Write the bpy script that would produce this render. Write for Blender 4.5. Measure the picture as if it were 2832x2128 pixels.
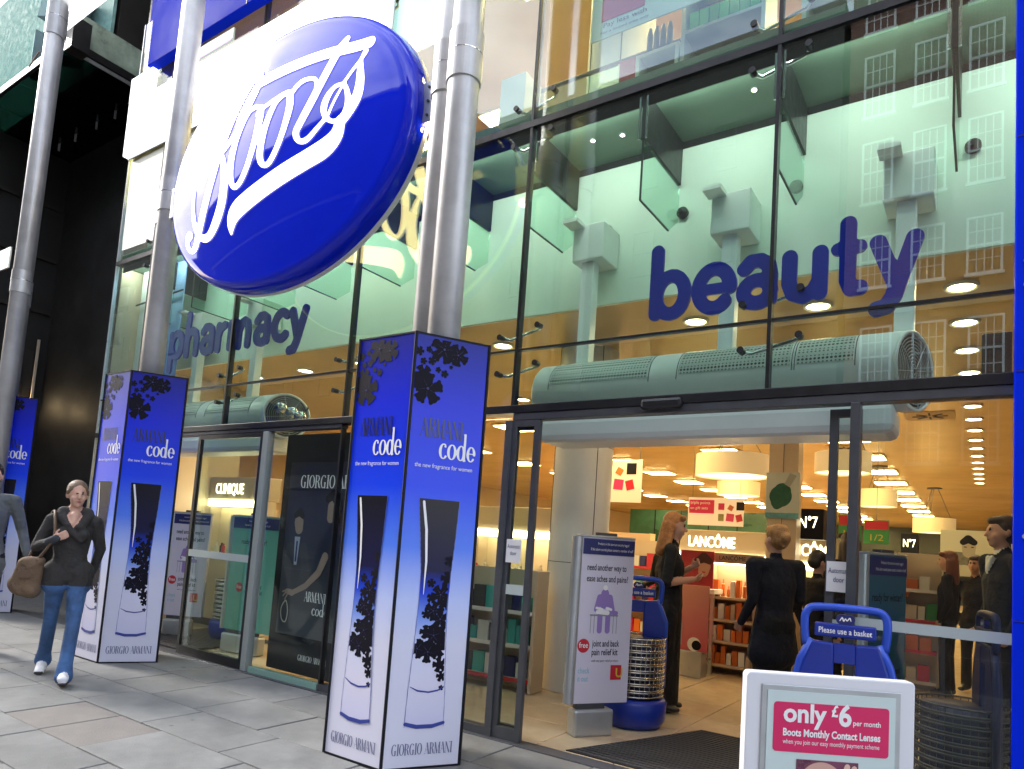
import bpy, bmesh, math, random
import numpy as np
from mathutils import Matrix, Vector, Euler
random.seed(11)
SC = bpy.context.scene
COL = SC.collection
for o in list(bpy.data.objects):
    bpy.data.objects.remove(o)

# ------------------------------------------------------------------ camera
cam_d = bpy.data.cameras.new('camera')
cam = bpy.data.objects.new('camera', cam_d)
COL.objects.link(cam)
cam_d.sensor_width = 36.0
cam_d.lens = 24.33
cam_d.shift_y = 0.0974
cam_d.clip_start = 0.05
cam_d.clip_end = 600.0


def cam_matrix(rx, ry, rz, loc):
    """pitch, yaw and roll fitted to the facade's vanishing points"""
    cx, sx, cy, sy, cz, sz = [g(t) for t in (rx, ry, rz) for g in (math.cos, math.sin)]
    Rx = Matrix(((1, 0, 0), (0, cx, -sx), (0, sx, cx)))
    Ry = Matrix(((cy, 0, sy), (0, 1, 0), (-sy, 0, cy)))
    Rz = Matrix(((cz, -sz, 0), (sz, cz, 0), (0, 0, 1)))
    B = Matrix(((1, 0, 0), (0, 0, -1), (0, 1, 0)))
    m = (Rz @ Rx @ Ry @ B).transposed() @ Matrix(((1, 0, 0), (0, -1, 0), (0, 0, -1)))
    return Matrix.Translation(loc) @ m.to_4x4()


cam.matrix_world = cam_matrix(-0.085, 0.6017, 0.0696, (0, 0, 1.40))
SC.camera = cam

# ------------------------------------------------------------------ sky, sun, exposure
SUN_DIR = Vector((-0.90, -0.20, 0.66)).normalized()
W = bpy.data.worlds.new('World')
SC.world = W
W.use_nodes = True
wn, wl = W.node_tree.nodes, W.node_tree.links
wn.clear()
sky = wn.new('ShaderNodeTexSky')
sky.sky_type = 'NISHITA'
sky.sun_disc = False
sky.sun_elevation = math.asin(SUN_DIR.z)
sky.sun_rotation = math.atan2(SUN_DIR.x, SUN_DIR.y)
sky.air_density = 1.0
sky.dust_density = 2.0
tc = wn.new('ShaderNodeTexCoord')
mp = wn.new('ShaderNodeMapping')
mp.inputs['Scale'].default_value = (1.0, 1.0, 2.6)
nz = wn.new('ShaderNodeTexNoise')
nz.inputs['Scale'].default_value = 1.7
nz.inputs['Detail'].default_value = 7.0
nz.inputs['Roughness'].default_value = 0.58
rmp = wn.new('ShaderNodeValToRGB')
rmp.color_ramp.elements[0].position = 0.40
rmp.color_ramp.elements[0].color = (0, 0, 0, 1)
rmp.color_ramp.elements[1].position = 0.66
rmp.color_ramp.elements[1].color = (1, 1, 1, 1)
mixw = wn.new('ShaderNodeMix')
mixw.data_type = 'RGBA'
mixw.inputs[7].default_value = (10.0, 10.3, 10.8, 1)
bg = wn.new('ShaderNodeBackground')
bg.inputs['Strength'].default_value = 0.15
wo = wn.new('ShaderNodeOutputWorld')
wl.new(tc.outputs['Generated'], mp.inputs['Vector'])
wl.new(mp.outputs['Vector'], nz.inputs['Vector'])
wl.new(nz.outputs['Fac'], rmp.inputs['Fac'])
wl.new(rmp.outputs['Color'], mixw.inputs[0])
wl.new(sky.outputs['Color'], mixw.inputs[6])
wl.new(mixw.outputs[2], bg.inputs['Color'])
wl.new(bg.outputs[0], wo.inputs[0])

sun_d = bpy.data.lights.new('sun', 'SUN')
sun_d.energy = 1.2
sun_d.angle = math.radians(14)
sun_d.color = (1.0, 0.95, 0.88)
sun = bpy.data.objects.new('sun', sun_d)
COL.objects.link(sun)
sun.rotation_euler = SUN_DIR.to_track_quat('Z', 'Y').to_euler()
sun.location = (-20, -20, 40)

SC.view_settings.view_transform = 'Standard'
SC.view_settings.look = 'None'
SC.view_settings.exposure = 1.55
SC.view_settings.gamma = 1.0
SC.view_settings.use_curve_mapping = False
SC.cycles.use_denoising = True
SC.cycles.use_adaptive_sampling = True
SC.cycles.adaptive_threshold = 0.025
SC.cycles.max_bounces = 7
SC.cycles.diffuse_bounces = 3
SC.cycles.glossy_bounces = 3
SC.cycles.transparent_max_bounces = 24
SC.cycles.caustics_reflective = False
SC.cycles.caustics_refractive = False
SC.cycles.sample_clamp_indirect = 6.0

# ------------------------------------------------------------------ materials


def S(r, g, b):
    f = lambda c: (c / 255 / 12.92) if c <= 10 else ((c / 255 + 0.055) / 1.055) ** 2.4
    return (f(r), f(g), f(b))


MATS = {}


def pm(name, col, rough=0.5, metal=0.0, noise=None, bump=None, emit=None, coat=0.0, rnd=0.0, spec=0.5, streak=None):
    """principled material; noise=(scale, amount) mottles the colour, bump=(scale, strength), rnd varies it per object"""
    if name in MATS:
        return MATS[name]
    m = bpy.data.materials.new(name)
    m.use_nodes = True
    n, l = m.node_tree.nodes, m.node_tree.links
    b = n['Principled BSDF']
    b.inputs['Base Color'].default_value = (*col, 1)
    b.inputs['Roughness'].default_value = rough
    b.inputs['Metallic'].default_value = metal
    b.inputs['Specular IOR Level'].default_value = spec
    b.inputs['Coat Weight'].default_value = coat
    b.inputs['Coat Roughness'].default_value = 0.03
    if emit:
        b.inputs['Emission Color'].default_value = (*emit[0], 1)
        b.inputs['Emission Strength'].default_value = emit[1]
    src = None
    if noise or bump or streak:
        t = n.new('ShaderNodeTexCoord')
    if noise:
        x = n.new('ShaderNodeTexNoise')
        x.inputs['Scale'].default_value = noise[0]
        x.inputs['Detail'].default_value = 6
        x.inputs['Roughness'].default_value = 0.62
        l.new(t.outputs['Object'], x.inputs['Vector'])
        r = n.new('ShaderNodeMapRange')
        r.inputs['From Min'].default_value = 0.3
        r.inputs['From Max'].default_value = 0.7
        r.inputs['To Min'].default_value = 1 - noise[1]
        r.inputs['To Max'].default_value = 1 + noise[1]
        l.new(x.outputs['Fac'], r.inputs['Value'])
        src = r.outputs['Result']
        rr = n.new('ShaderNodeMapRange')
        rr.inputs['From Min'].default_value = 0.3
        rr.inputs['From Max'].default_value = 0.7
        rr.inputs['To Min'].default_value = max(0.02, rough * 0.82)
        rr.inputs['To Max'].default_value = min(1, rough * 1.18)
        l.new(x.outputs['Fac'], rr.inputs['Value'])
        l.new(rr.outputs['Result'], b.inputs['Roughness'])
    if rnd:
        oi = n.new('ShaderNodeObjectInfo')
        r2 = n.new('ShaderNodeMapRange')
        r2.inputs['To Min'].default_value = 1 - rnd
        r2.inputs['To Max'].default_value = 1 + rnd
        l.new(oi.outputs['Random'], r2.inputs['Value'])
        if src is not None:
            mu = n.new('ShaderNodeMath')
            mu.operation = 'MULTIPLY'
            l.new(src, mu.inputs[0])
            l.new(r2.outputs['Result'], mu.inputs[1])
            src = mu.outputs[0]
        else:
            src = r2.outputs['Result']
    if src is not None:
        v = n.new('ShaderNodeVectorMath')
        v.operation = 'SCALE'
        v.inputs[0].default_value = col
        l.new(src, v.inputs['Scale'])
        l.new(v.outputs['Vector'], b.inputs['Base Color'])
    if bump:
        y = n.new('ShaderNodeTexNoise')
        y.inputs['Scale'].default_value = bump[0]
        y.inputs['Detail'].default_value = 5
        l.new(t.outputs['Object'], y.inputs['Vector'])
        bp = n.new('ShaderNodeBump')
        bp.inputs['Strength'].default_value = bump[1]
        bp.inputs['Distance'].default_value = bump[2] if len(bump) > 2 else 0.01
        l.new(y.outputs['Fac'], bp.inputs['Height'])
        l.new(bp.outputs['Normal'], b.inputs['Normal'])
    MATS[name] = m
    return m


def ramp_mat(name, stops, axis='Z', lo=0.0, hi=1.0, rough=0.25, coat=0.0, noise=0.0, emit=0.0):
    """printed gradient along one local axis; stops=[(pos, colour)]"""
    m = bpy.data.materials.new(name)
    m.use_nodes = True
    n, l = m.node_tree.nodes, m.node_tree.links
    b = n['Principled BSDF']
    b.inputs['Roughness'].default_value = rough
    b.inputs['Coat Weight'].default_value = coat
    t = n.new('ShaderNodeTexCoord')
    s = n.new('ShaderNodeSeparateXYZ')
    l.new(t.outputs['Object'], s.inputs[0])
    r = n.new('ShaderNodeMapRange')
    r.inputs['From Min'].default_value = lo
    r.inputs['From Max'].default_value = hi
    l.new(s.outputs[axis], r.inputs['Value'])
    val = r.outputs['Result']
    if noise:
        x = n.new('ShaderNodeTexNoise')
        x.inputs['Scale'].default_value = 6
        l.new(t.outputs['Object'], x.inputs['Vector'])
        a = n.new('ShaderNodeMath')
        a.operation = 'MULTIPLY_ADD'
        a.inputs[1].default_value = noise
        l.new(x.outputs['Fac'], a.inputs[0])
        l.new(val, a.inputs[2])
        val = a.outputs[0]
    c = n.new('ShaderNodeValToRGB')
    e = c.color_ramp.elements
    while len(e) < len(stops):
        e.new(0.5)
    for el, (p, k) in zip(e, sorted(stops)):
        el.position = p
        el.color = (*k, 1)
    l.new(val, c.inputs['Fac'])
    l.new(c.outputs['Color'], b.inputs['Base Color'])
    if emit:
        l.new(c.outputs['Color'], b.inputs['Emission Color'])
        b.inputs['Emission Strength'].default_value = emit
    MATS[name] = m
    return m


def glass_mat(name, tint, base=0.05, gain=1.0, wav=0.0):
    """flat architectural glass: Schlick reflection over tinted clear glass"""
    m = bpy.data.materials.new(name)
    m.use_nodes = True
    n, l = m.node_tree.nodes, m.node_tree.links
    n.clear()
    o = n.new('ShaderNodeOutputMaterial')
    mx = n.new('ShaderNodeMixShader')
    tr = n.new('ShaderNodeBsdfTransparent')
    tr.inputs['Color'].default_value = (*tint, 1)
    gl = n.new('ShaderNodeBsdfGlossy')
    gl.inputs['Roughness'].default_value = 0.0
    lw = n.new('ShaderNodeLayerWeight')
    lw.inputs['Blend'].default_value = 0.5
    p = n.new('ShaderNodeMath')
    p.operation = 'POWER'
    p.inputs[1].default_value = 5.0
    a = n.new('ShaderNodeMath')
    a.operation = 'MULTIPLY_ADD'
    a.inputs[1].default_value = (1 - base) * gain
    a.inputs[2].default_value = base
    a.use_clamp = True
    l.new(lw.outputs['Facing'], p.inputs[0])
    l.new(p.outputs[0], a.inputs[0])
    l.new(a.outputs[0], mx.inputs[0])
    l.new(tr.outputs[0], mx.inputs[1])
    l.new(gl.outputs[0], mx.inputs[2])
    l.new(mx.outputs[0], o.inputs['Surface'])
    if wav:
        t = n.new('ShaderNodeTexCoord')
        x = n.new('ShaderNodeTexNoise')
        x.inputs['Scale'].default_value = 0.9
        x.inputs['Detail'].default_value = 1
        l.new(t.outputs['Object'], x.inputs['Vector'])
        bp = n.new('ShaderNodeBump')
        bp.inputs['Strength'].default_value = wav
        bp.inputs['Distance'].default_value = 0.02
        l.new(x.outputs['Fac'], bp.inputs['Height'])
        l.new(bp.outputs['Normal'], gl.inputs['Normal'])
    MATS[name] = m
    return m


def lamp_mat(name, col, strength):
    return pm(name, (0.8, 0.8, 0.8), 0.6, emit=(col, strength))


# ------------------------------------------------------------------ mesh helpers


class MB:
    def __init__(s):
        s.v, s.f = [], []

    def add(s, vs, fs):
        k = len(s.v)
        s.v += [tuple(p) for p in vs]
        s.f += [tuple(i + k for i in f) for f in fs]
        return s

    def box(s, x0, x1, y0, y1, z0, z1):
        return s.add([(x0, y0, z0), (x1, y0, z0), (x1, y1, z0), (x0, y1, z0), (x0, y0, z1), (x1, y0, z1), (x1, y1, z1), (x0, y1, z1)],
                     [(0, 3, 2, 1), (4, 5, 6, 7), (0, 1, 5, 4), (1, 2, 6, 5), (2, 3, 7, 6), (3, 0, 4, 7)])

    def prism(s, poly, z0, z1):
        n = len(poly)
        return s.add([(x, y, z0) for x, y in poly] + [(x, y, z1) for x, y in poly],
                     [tuple(range(n))[::-1], tuple(range(n, 2 * n))] + [(i, (i + 1) % n, (i + 1) % n + n, i + n) for i in range(n)])

    def xz(s, poly, y0, y1):
        """polygon drawn in the x-z plane, thick from y0 to y1"""
        n = len(poly)
        return s.add([(x, y0, z) for x, z in poly] + [(x, y1, z) for x, z in poly],
                     [tuple(range(n)), tuple(range(n, 2 * n))[::-1]] + [((i + 1) % n, i, i + n, (i + 1) % n + n) for i in range(n)])

    def yz(s, poly, x0, x1):
        n = len(poly)
        return s.add([(x0, y, z) for y, z in poly] + [(x1, y, z) for y, z in poly],
                     [tuple(range(n))[::-1], tuple(range(n, 2 * n))] + [(i, (i + 1) % n, (i + 1) % n + n, i + n) for i in range(n)])

    def tube(s, pts, r, seg=12, cap=True, closed=False):
        """round tube along a path; r a number or one per point"""
        P = [Vector(p) for p in pts]
        n = len(P)
        R = [r] * n if isinstance(r, (int, float)) else list(r)
        vs, fs = [], []
        up = None
        for i, p in enumerate(P):
            if closed:
                d = P[(i + 1) % n] - P[i - 1]
            else:
                d = P[min(i + 1, n - 1)] - P[max(i - 1, 0)]
            d = d.normalized() if d.length > 1e-9 else Vector((0, 0, 1))
            if up is None:
                up = d.orthogonal().normalized()
            up = (up - d * up.dot(d))
            up = up.normalized() if up.length > 1e-6 else d.orthogonal().normalized()
            sd = d.cross(up)
            for j in range(seg):
                a = 2 * math.pi * j / seg
                vs.append(p + (up * math.cos(a) + sd * math.sin(a)) * R[i])
        m = n if closed else n - 1
        for i in range(m):
            for j in range(seg):
                a, b = i * seg + j, i * seg + (j + 1) % seg
                c, d_ = ((i + 1) % n) * seg + (j + 1) % seg, ((i + 1) % n) * seg + j
                fs.append((a, b, c, d_))
        if cap and not closed:
            fs.append(tuple(range(seg))[::-1])
            fs.append(tuple(range((n - 1) * seg, n * seg)))
        return s.add(vs, fs)

    def lathe(s, prof, seg=24, c=(0, 0), sx=1.0, sy=1.0, cap=True):
        n = len(prof)
        vs = [(c[0] + r * sx * math.cos(2 * math.pi * j / seg), c[1] + r * sy * math.sin(2 * math.pi * j / seg), z) for r, z in prof for j in range(seg)]
        fs = [(i * seg + j, i * seg + (j + 1) % seg, (i + 1) * seg + (j + 1) % seg, (i + 1) * seg + j) for i in range(n - 1) for j in range(seg)]
        if cap:
            fs.append(tuple(range(seg))[::-1])
            fs.append(tuple(range((n - 1) * seg, n * seg)))
        return s.add(vs, fs)

    def ball(s, c, r, seg=12, rings=8):
        r = (r, r, r) if isinstance(r, (int, float)) else r
        vs = [(c[0], c[1], c[2] - r[2])]
        for i in range(1, rings):
            t = math.pi * i / rings
            for j in range(seg):
                a = 2 * math.pi * j / seg
                vs.append((c[0] + r[0] * math.sin(t) * math.cos(a), c[1] + r[1] * math.sin(t) * math.sin(a), c[2] - r[2] * math.cos(t)))
        vs.append((c[0], c[1], c[2] + r[2]))
        fs = [(0, 1 + (j + 1) % seg, 1 + j) for j in range(seg)]
        for i in range(rings - 2):
            for j in range(seg):
                a = 1 + i * seg
                fs.append((a + j, a + (j + 1) % seg, a + seg + (j + 1) % seg, a + seg + j))
        k, a = len(vs) - 1, 1 + (rings - 2) * seg
        fs += [(a + j, a + (j + 1) % seg, k) for j in range(seg)]
        return s.add(vs, fs)

    def xf(s, m):
        s.v = [tuple(m @ Vector(p)) for p in s.v]
        return s

    def mesh(s, name, mat, smooth=False, bev=0.0, off=None):
        me = bpy.data.meshes.new(name)
        vs = s.v if off is None else [(x - off[0], y - off[1], z - off[2]) for x, y, z in s.v]
        me.from_pydata(vs, [], s.f)
        if bev:
            bm = bmesh.new()
            bm.from_mesh(me)
            es = [e for e in bm.edges if len(e.link_faces) == 2 and e.calc_face_angle(0) > 0.6]
            bmesh.ops.bevel(bm, geom=es, offset=bev, segments=2, profile=0.5, affect='EDGES', clamp_overlap=True)
            bm.to_mesh(me)
            bm.free()
        if mat is not None:
            me.materials.append(mat)
        if smooth:
            me.polygons.foreach_set('use_smooth', [True] * len(me.polygons))
        me.update()
        return me

    def obj(s, name, mat, parent=None, smooth=False, bev=0.0, world=False, loc=None, rz=0.0):
        off = None
        if world and parent is not None:
            off = parent.location
            if parent.parent is not None:
                off = parent.location + parent.parent.location
        me = s.mesh(name, mat, smooth, bev, off)
        return link(name, me, parent, loc, rz)


def link(name, me, parent=None, loc=None, rz=0.0):
    o = bpy.data.objects.new(name, me)
    COL.objects.link(o)
    if parent is not None:
        o.parent = parent
    if loc is not None:
        o.location = loc
    if rz:
        o.rotation_euler = (0, 0, rz)
    return o


def tag(o, label, cat, group=None):
    o['label'] = label
    o['category'] = cat
    if group:
        o['group'] = group
    return o


def thing(name, label, cat, loc=(0, 0, 0), rz=0.0, group=None):
    o = bpy.data.objects.new(name, None)
    o.empty_display_size = 0.1
    COL.objects.link(o)
    o.location = loc
    o.rotation_euler = (0, 0, rz)
    return tag(o, label, cat, group)


def struct(o):
    o['kind'] = 'structure'
    return o


def dup(root, loc, rz=None, label=None, group=None):
    """a copy of a thing with copies of its parts and their sub-parts"""
    r = root.copy()
    COL.objects.link(r)
    r.location = loc
    if rz is not None:
        r.rotation_euler = (0, 0, rz)
    if label:
        r['label'] = label
    if group:
        r['group'] = group

    def kids(a, b):
        for ch in list(a.children):
            c = ch.copy()
            COL.objects.link(c)
            c.parent = b
            kids(ch, c)
    kids(root, r)
    return r


# ------------------------------------------------------------------ drawn shapes: strokes -> filled mesh


def seg_field(strokes, X, Y):
    d = np.full(X.shape, 1e9)
    for st in strokes:
        if len(st) == 1:
            d = np.minimum(d, np.hypot(X - st[0][0], Y - st[0][1]) - st[0][2] / 2)
        for (ax, ay, aw), (bx, by, bw) in zip(st[:-1], st[1:]):
            vx, vy = bx - ax, by - ay
            L = vx * vx + vy * vy
            t = np.clip(((X - ax) * vx + (Y - ay) * vy) / L, 0, 1) if L > 1e-12 else np.zeros_like(X)
            d = np.minimum(d, np.hypot(X - ax - t * vx, Y - ay - t * vy) - (aw + (bw - aw) * t) / 2)
    return d


def smooth_path(pts, n=4):
    """Catmull-Rom through (x, y, w) points"""
    if len(pts) < 3:
        return pts
    cl = abs(pts[0][0] - pts[-1][0]) < 1e-9 and abs(pts[0][1] - pts[-1][1]) < 1e-9
    P = [np.array(p, float) for p in pts]
    out = []
    for i in range(len(P) - 1):
        p0 = P[i - 1] if i > 0 else (P[-2] if cl else P[0])
        p1, p2 = P[i], P[i + 1]
        p3 = P[i + 2] if i + 2 < len(P) else (P[1] if cl else P[-1])
        for k in range(n):
            t = k / n
            out.append(tuple(0.5 * (2 * p1 + (p2 - p0) * t + (2 * p0 - 5 * p1 + 4 * p2 - p3) * t * t + (3 * p1 - p0 - 3 * p2 + p3) * t ** 3)))
    out.append(tuple(P[-1]))
    return [(x, y, max(w, 0.002)) for x, y, w in out]


def field_mesh(fn, x0, x1, y0, y1, h):
    """marching squares: the region fn < 0 as (points, polygons)"""
    nx, ny = int((x1 - x0) / h) + 2, int((y1 - y0) / h) + 2
    xs, ys = x0 + np.arange(nx) * h, y0 + np.arange(ny) * h
    X, Y = np.meshgrid(xs, ys)
    Fv = fn(X, Y)
    ins = Fv < 0
    cell = ins[:-1, :-1] | ins[1:, :-1] | ins[:-1, 1:] | ins[1:, 1:]
    pts, ids, polys = [], {}, []

    def vid(key, p):
        if key not in ids:
            ids[key] = len(pts)
            pts.append(p)
        return ids[key]
    for j, i in zip(*np.nonzero(cell)):
        cs = ((j, i), (j, i + 1), (j + 1, i + 1), (j + 1, i))
        poly = []
        for q in range(4):
            a, b = cs[q], cs[(q + 1) % 4]
            fa, fb = Fv[a], Fv[b]
            if fa < 0:
                poly.append(vid(a, (xs[a[1]], ys[a[0]])))
            if (fa < 0) != (fb < 0):
                t = fa / (fa - fb)
                k = (a, b) if a < b else (b, a)
                poly.append(vid(k, (xs[a[1]] + t * (xs[b[1]] - xs[a[1]]), ys[a[0]] + t * (ys[b[0]] - ys[a[0]]))))
        if len(poly) > 2:
            polys.append(tuple(poly))
    return pts, polys


def flat_shape(fn, bounds, h, y=0.0, thick=0.0, warp=None):
    """the drawn region in the x-z plane at depth y (facing -y), with sides when thick"""
    pts, polys = field_mesh(fn, *bounds, h)
    mb = MB()
    w = warp or (lambda x, z: y)
    front = [(x, w(x, z), z) for x, z in pts]
    if not thick:
        return mb.add(front, polys)
    n = len(pts)
    cnt = {}
    for f in polys:
        for a, b in zip(f, f[1:] + f[:1]):
            cnt[(a, b)] = cnt.get((a, b), 0) + 1
    fs = list(polys) + [tuple(i + n for i in f[::-1]) for f in polys]
    for (a, b) in cnt:
        if (b, a) not in cnt:
            fs.append((b, a, a + n, b + n))
    return mb.add(front + [(x, yy + thick, z) for x, yy, z in front], fs)


def stroke_shape(strokes, h, y=0.0, thick=0.0, warp=None):
    xs = [p[0] for s in strokes for p in s]
    ys = [p[1] for s in strokes for p in s]
    w = max(p[2] for s in strokes for p in s)
    b = (min(xs) - w, max(xs) + w, min(ys) - w, max(ys) + w)
    return flat_shape(lambda X, Y: seg_field(strokes, X, Y), b, h, y, thick, warp)


# two drawn alphabets: a high-contrast serif and a round heavy sans
t_, T_ = 0.045, 0.15


def _o(cx, cy, rx, ry, tw, sw, a0=90, a1=450, n=20):
    r = []
    for k in range(n + 1):
        a = math.radians(a0 + (a1 - a0) * k / n)
        r.append((cx + rx * math.cos(a), cy + ry * math.sin(a), tw + (sw - tw) * abs(math.cos(a)) ** 1.3))
    return r


SERIF = {
    'A': (0.84, [[(0.06, 0, t_), (0.40, 1, t_)], [(0.40, 0.97, T_), (0.72, 0.03, T_)], [(0.17, 0.36, t_), (0.6, 0.36, t_)], [(-0.02, 0, t_), (0.16, 0, t_)], [(0.56, 0, t_), (0.86, 0, t_)]]),
    'R': (0.82, [[(0.16, 0.03, T_), (0.16, 0.97, T_)], [(0.16, 0.98, t_), (0.36, 0.98, t_), (0.54, 0.92, 0.1), (0.6, 0.76, T_), (0.54, 0.58, 0.1), (0.36, 0.5, t_), (0.16, 0.5, t_)],
                 [(0.4, 0.5, 0.08), (0.55, 0.36, T_), (0.64, 0.1, T_), (0.72, 0.02, 0.08), (0.82, 0.03, t_)], [(0.02, 0, t_), (0.32, 0, t_)], [(0.02, 0.99, t_), (0.2, 0.99, t_)]]),
    'M': (1.02, [[(0.12, 0, t_), (0.12, 1, t_)], [(0.14, 0.97, T_), (0.46, 0.04, T_)], [(0.46, 0.02, t_), (0.84, 1, t_)], [(0.86, 0.03, T_), (0.86, 0.97, T_)], [(0.02, 0, t_), (0.22, 0, t_)], [(0.72, 0, t_), (1.0, 0, t_)], [(0, 0.99, t_), (0.14, 0.99, t_)], [(0.86, 0.99, t_), (1.0, 0.99, t_)]]),
    'N': (0.88, [[(0.12, 0, t_), (0.12, 1, t_)], [(0.14, 0.96, T_), (0.7, 0.04, T_)], [(0.74, 0, t_), (0.74, 1, t_)], [(0.02, 0, t_), (0.22, 0, t_)], [(0, 0.99, t_), (0.14, 0.99, t_)], [(0.62, 0.99, t_), (0.86, 0.99, t_)]]),
    'I': (0.38, [[(0.18, 0.03, T_), (0.18, 0.97, T_)], [(0.03, 0, t_), (0.33, 0, t_)], [(0.03, 0.99, t_), (0.33, 0.99, t_)]]),
    'G': (0.9, [_o(0.44, 0.5, 0.33, 0.5, t_, T_, 48, 300, 16), [(0.66, 0.04, T_), (0.66, 0.4, T_)], [(0.5, 0.42, t_), (0.8, 0.42, t_)], [(0.68, 0.8, t_), (0.68, 0.98, t_)]]),
    'O': (0.88, [_o(0.43, 0.5, 0.33, 0.5, t_, T_)]),
    'D': (0.88, [[(0.16, 0.03, T_), (0.16, 0.97, T_)], _o(0.3, 0.5, 0.42, 0.48, t_, T_, -90, 90, 14), [(0.02, 0, t_), (0.3, 0, t_)], [(0.02, 0.99, t_), (0.3, 0.99, t_)]]),
    'E': (0.7, [[(0.16, 0.03, T_), (0.16, 0.97, T_)], [(0.05, 0.99, t_), (0.6, 0.99, t_)], [(0.16, 0.5, t_), (0.46, 0.5, t_)], [(0.05, 0, t_), (0.62, 0, t_)], [(0.6, 0.82, t_), (0.6, 0.99, t_)], [(0.62, 0, t_), (0.62, 0.2, t_)]]),
    'c': (0.5, [_o(0.28, 0.32, 0.2, 0.31, t_, 0.14, 62, 318, 14), [(0.38, 0.53, 0.11)]]),
    'o': (0.58, [_o(0.29, 0.32, 0.21, 0.31, t_, 0.14)]),
    'd': (0.62, [_o(0.27, 0.32, 0.19, 0.31, t_, 0.14), [(0.48, 0.02, 0.12), (0.48, 1.12, 0.12)], [(0.4, 1.13, t_), (0.5, 1.13, t_)], [(0.48, 0.01, t_), (0.58, 0.02, t_)]]),
    'e': (0.52, [_o(0.28, 0.32, 0.2, 0.31, t_, 0.14, 0, 318, 18), [(0.1, 0.34, t_), (0.46, 0.34, t_)]]),
    ' ': (0.42, []),
}
w_ = 0.185


def _r(cx, cy, rx, ry, a0=90, a1=450, n=20):
    return [(cx + rx * math.cos(math.radians(a0 + (a1 - a0) * k / n)), cy + ry * math.sin(math.radians(a0 + (a1 - a0) * k / n)), w_) for k in range(n + 1)]


ROUND = {
    'b': (0.72, [[(0.12, 0.1, w_), (0.12, 1.0, w_)], _r(0.37, 0.35, 0.24, 0.27)]),
    'e': (0.68, [_r(0.36, 0.35, 0.25, 0.27, -2, 315), [(0.16, 0.34, w_ * 0.8), (0.58, 0.34, w_ * 0.8)]]),
    'a': (0.68, [[(0.14, 0.54, w_), (0.24, 0.63, w_), (0.38, 0.63, w_), (0.5, 0.56, w_), (0.53, 0.42, w_), (0.53, 0.1, w_)], _r(0.34, 0.22, 0.2, 0.15)]),
    'u': (0.68, [[(0.12, 0.6, w_), (0.12, 0.26, w_), (0.18, 0.12, w_), (0.32, 0.07, w_), (0.46, 0.13, w_), (0.54, 0.26, w_)], [(0.54, 0.6, w_), (0.54, 0.09, w_)]]),
    't': (0.5, [[(0.22, 0.9, w_), (0.22, 0.2, w_), (0.27, 0.09, w_), (0.38, 0.09, w_)], [(0.09, 0.6, w_ * 0.85), (0.37, 0.6, w_ * 0.85)]]),
    'y': (0.64, [[(0.1, 0.6, w_), (0.32, 0.08, w_)], [(0.54, 0.6, w_), (0.3, -0.06, w_), (0.22, -0.18, w_), (0.1, -0.2, w_)]]),
    'p': (0.72, [[(0.12, 0.6, w_), (0.12, -0.22, w_)], _r(0.37, 0.35, 0.24, 0.27)]),
    'h': (0.68, [[(0.12, 0.08, w_), (0.12, 1.0, w_)], [(0.12, 0.4, w_), (0.2, 0.57, w_), (0.34, 0.62, w_), (0.48, 0.55, w_), (0.54, 0.4, w_), (0.54, 0.08, w_)]]),
    'r': (0.5, [[(0.12, 0.08, w_), (0.12, 0.6, w_)], [(0.12, 0.36, w_), (0.2, 0.54, w_), (0.36, 0.6, w_)]]),
    'm': (1.0, [[(0.12, 0.08, w_), (0.12, 0.6, w_)], [(0.12, 0.4, w_), (0.2, 0.57, w_), (0.3, 0.61, w_), (0.42, 0.55, w_), (0.46, 0.4, w_), (0.46, 0.08, w_)], [(0.46, 0.4, w_), (0.54, 0.57, w_), (0.66, 0.61, w_), (0.77, 0.55, w_), (0.82, 0.4, w_), (0.82, 0.08, w_)]]),
    'c': (0.62, [_r(0.36, 0.35, 0.25, 0.27, 48, 312)]),
}


def word_strokes(s, font, x, z, size, width=None, sx=1.0):
    """strokes of a word starting at (x, z); width squeezes it to fit"""
    adv = sum(font[c][0] for c in s)
    k = (width / (adv * size)) if width else sx
    out, cx = [], x
    for c in s:
        a, ss = font[c]
        for st in ss:
            out.append([(cx + px * size * k, z + pz * size, pw * size * min(1.0, 0.5 + 0.5 * k)) for px, pz, pw in st])
        cx += a * size * k
    return out


TXT = {}


def text_mesh(s, mat, width=None, height=None, name='lettering', y=0.0, bold=0.0, spacing=1.0):
    """built-in sans font as a flat mesh in the x-z plane, left/baseline at the origin"""
    key = (s, mat.name, width, height, bold, spacing, y)
    if key in TXT:
        return TXT[key]
    cu = bpy.data.curves.new('txt', 'FONT')
    cu.body = s
    cu.size = 1.0
    cu.offset = bold
    cu.space_character = spacing
    cu.resolution_u = 3
    ob = bpy.data.objects.new('txt', cu)
    me = bpy.data.meshes.new_from_object(ob)
    bpy.data.objects.remove(ob)
    bpy.data.curves.remove(cu)
    co = np.empty(len(me.vertices) * 3)
    me.vertices.foreach_get('co', co)
    co = co.reshape(-1, 3)
    if len(co):
        w0 = co[:, 0].max() - co[:, 0].min()
        sx = sz = 1.0
        if height:
            sz = sx = height / 0.72
        if width:
            sx = width / w0
            if not height:
                sz = sx
        new = np.stack([(co[:, 0] - co[:, 0].min()) * sx, np.full(len(co), y), co[:, 1] * sz], 1)
        me.vertices.foreach_set('co', new.ravel())
    me.name = name
    me.materials.clear()
    me.materials.append(mat)
    me.update()
    TXT[key] = me
    return me


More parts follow.
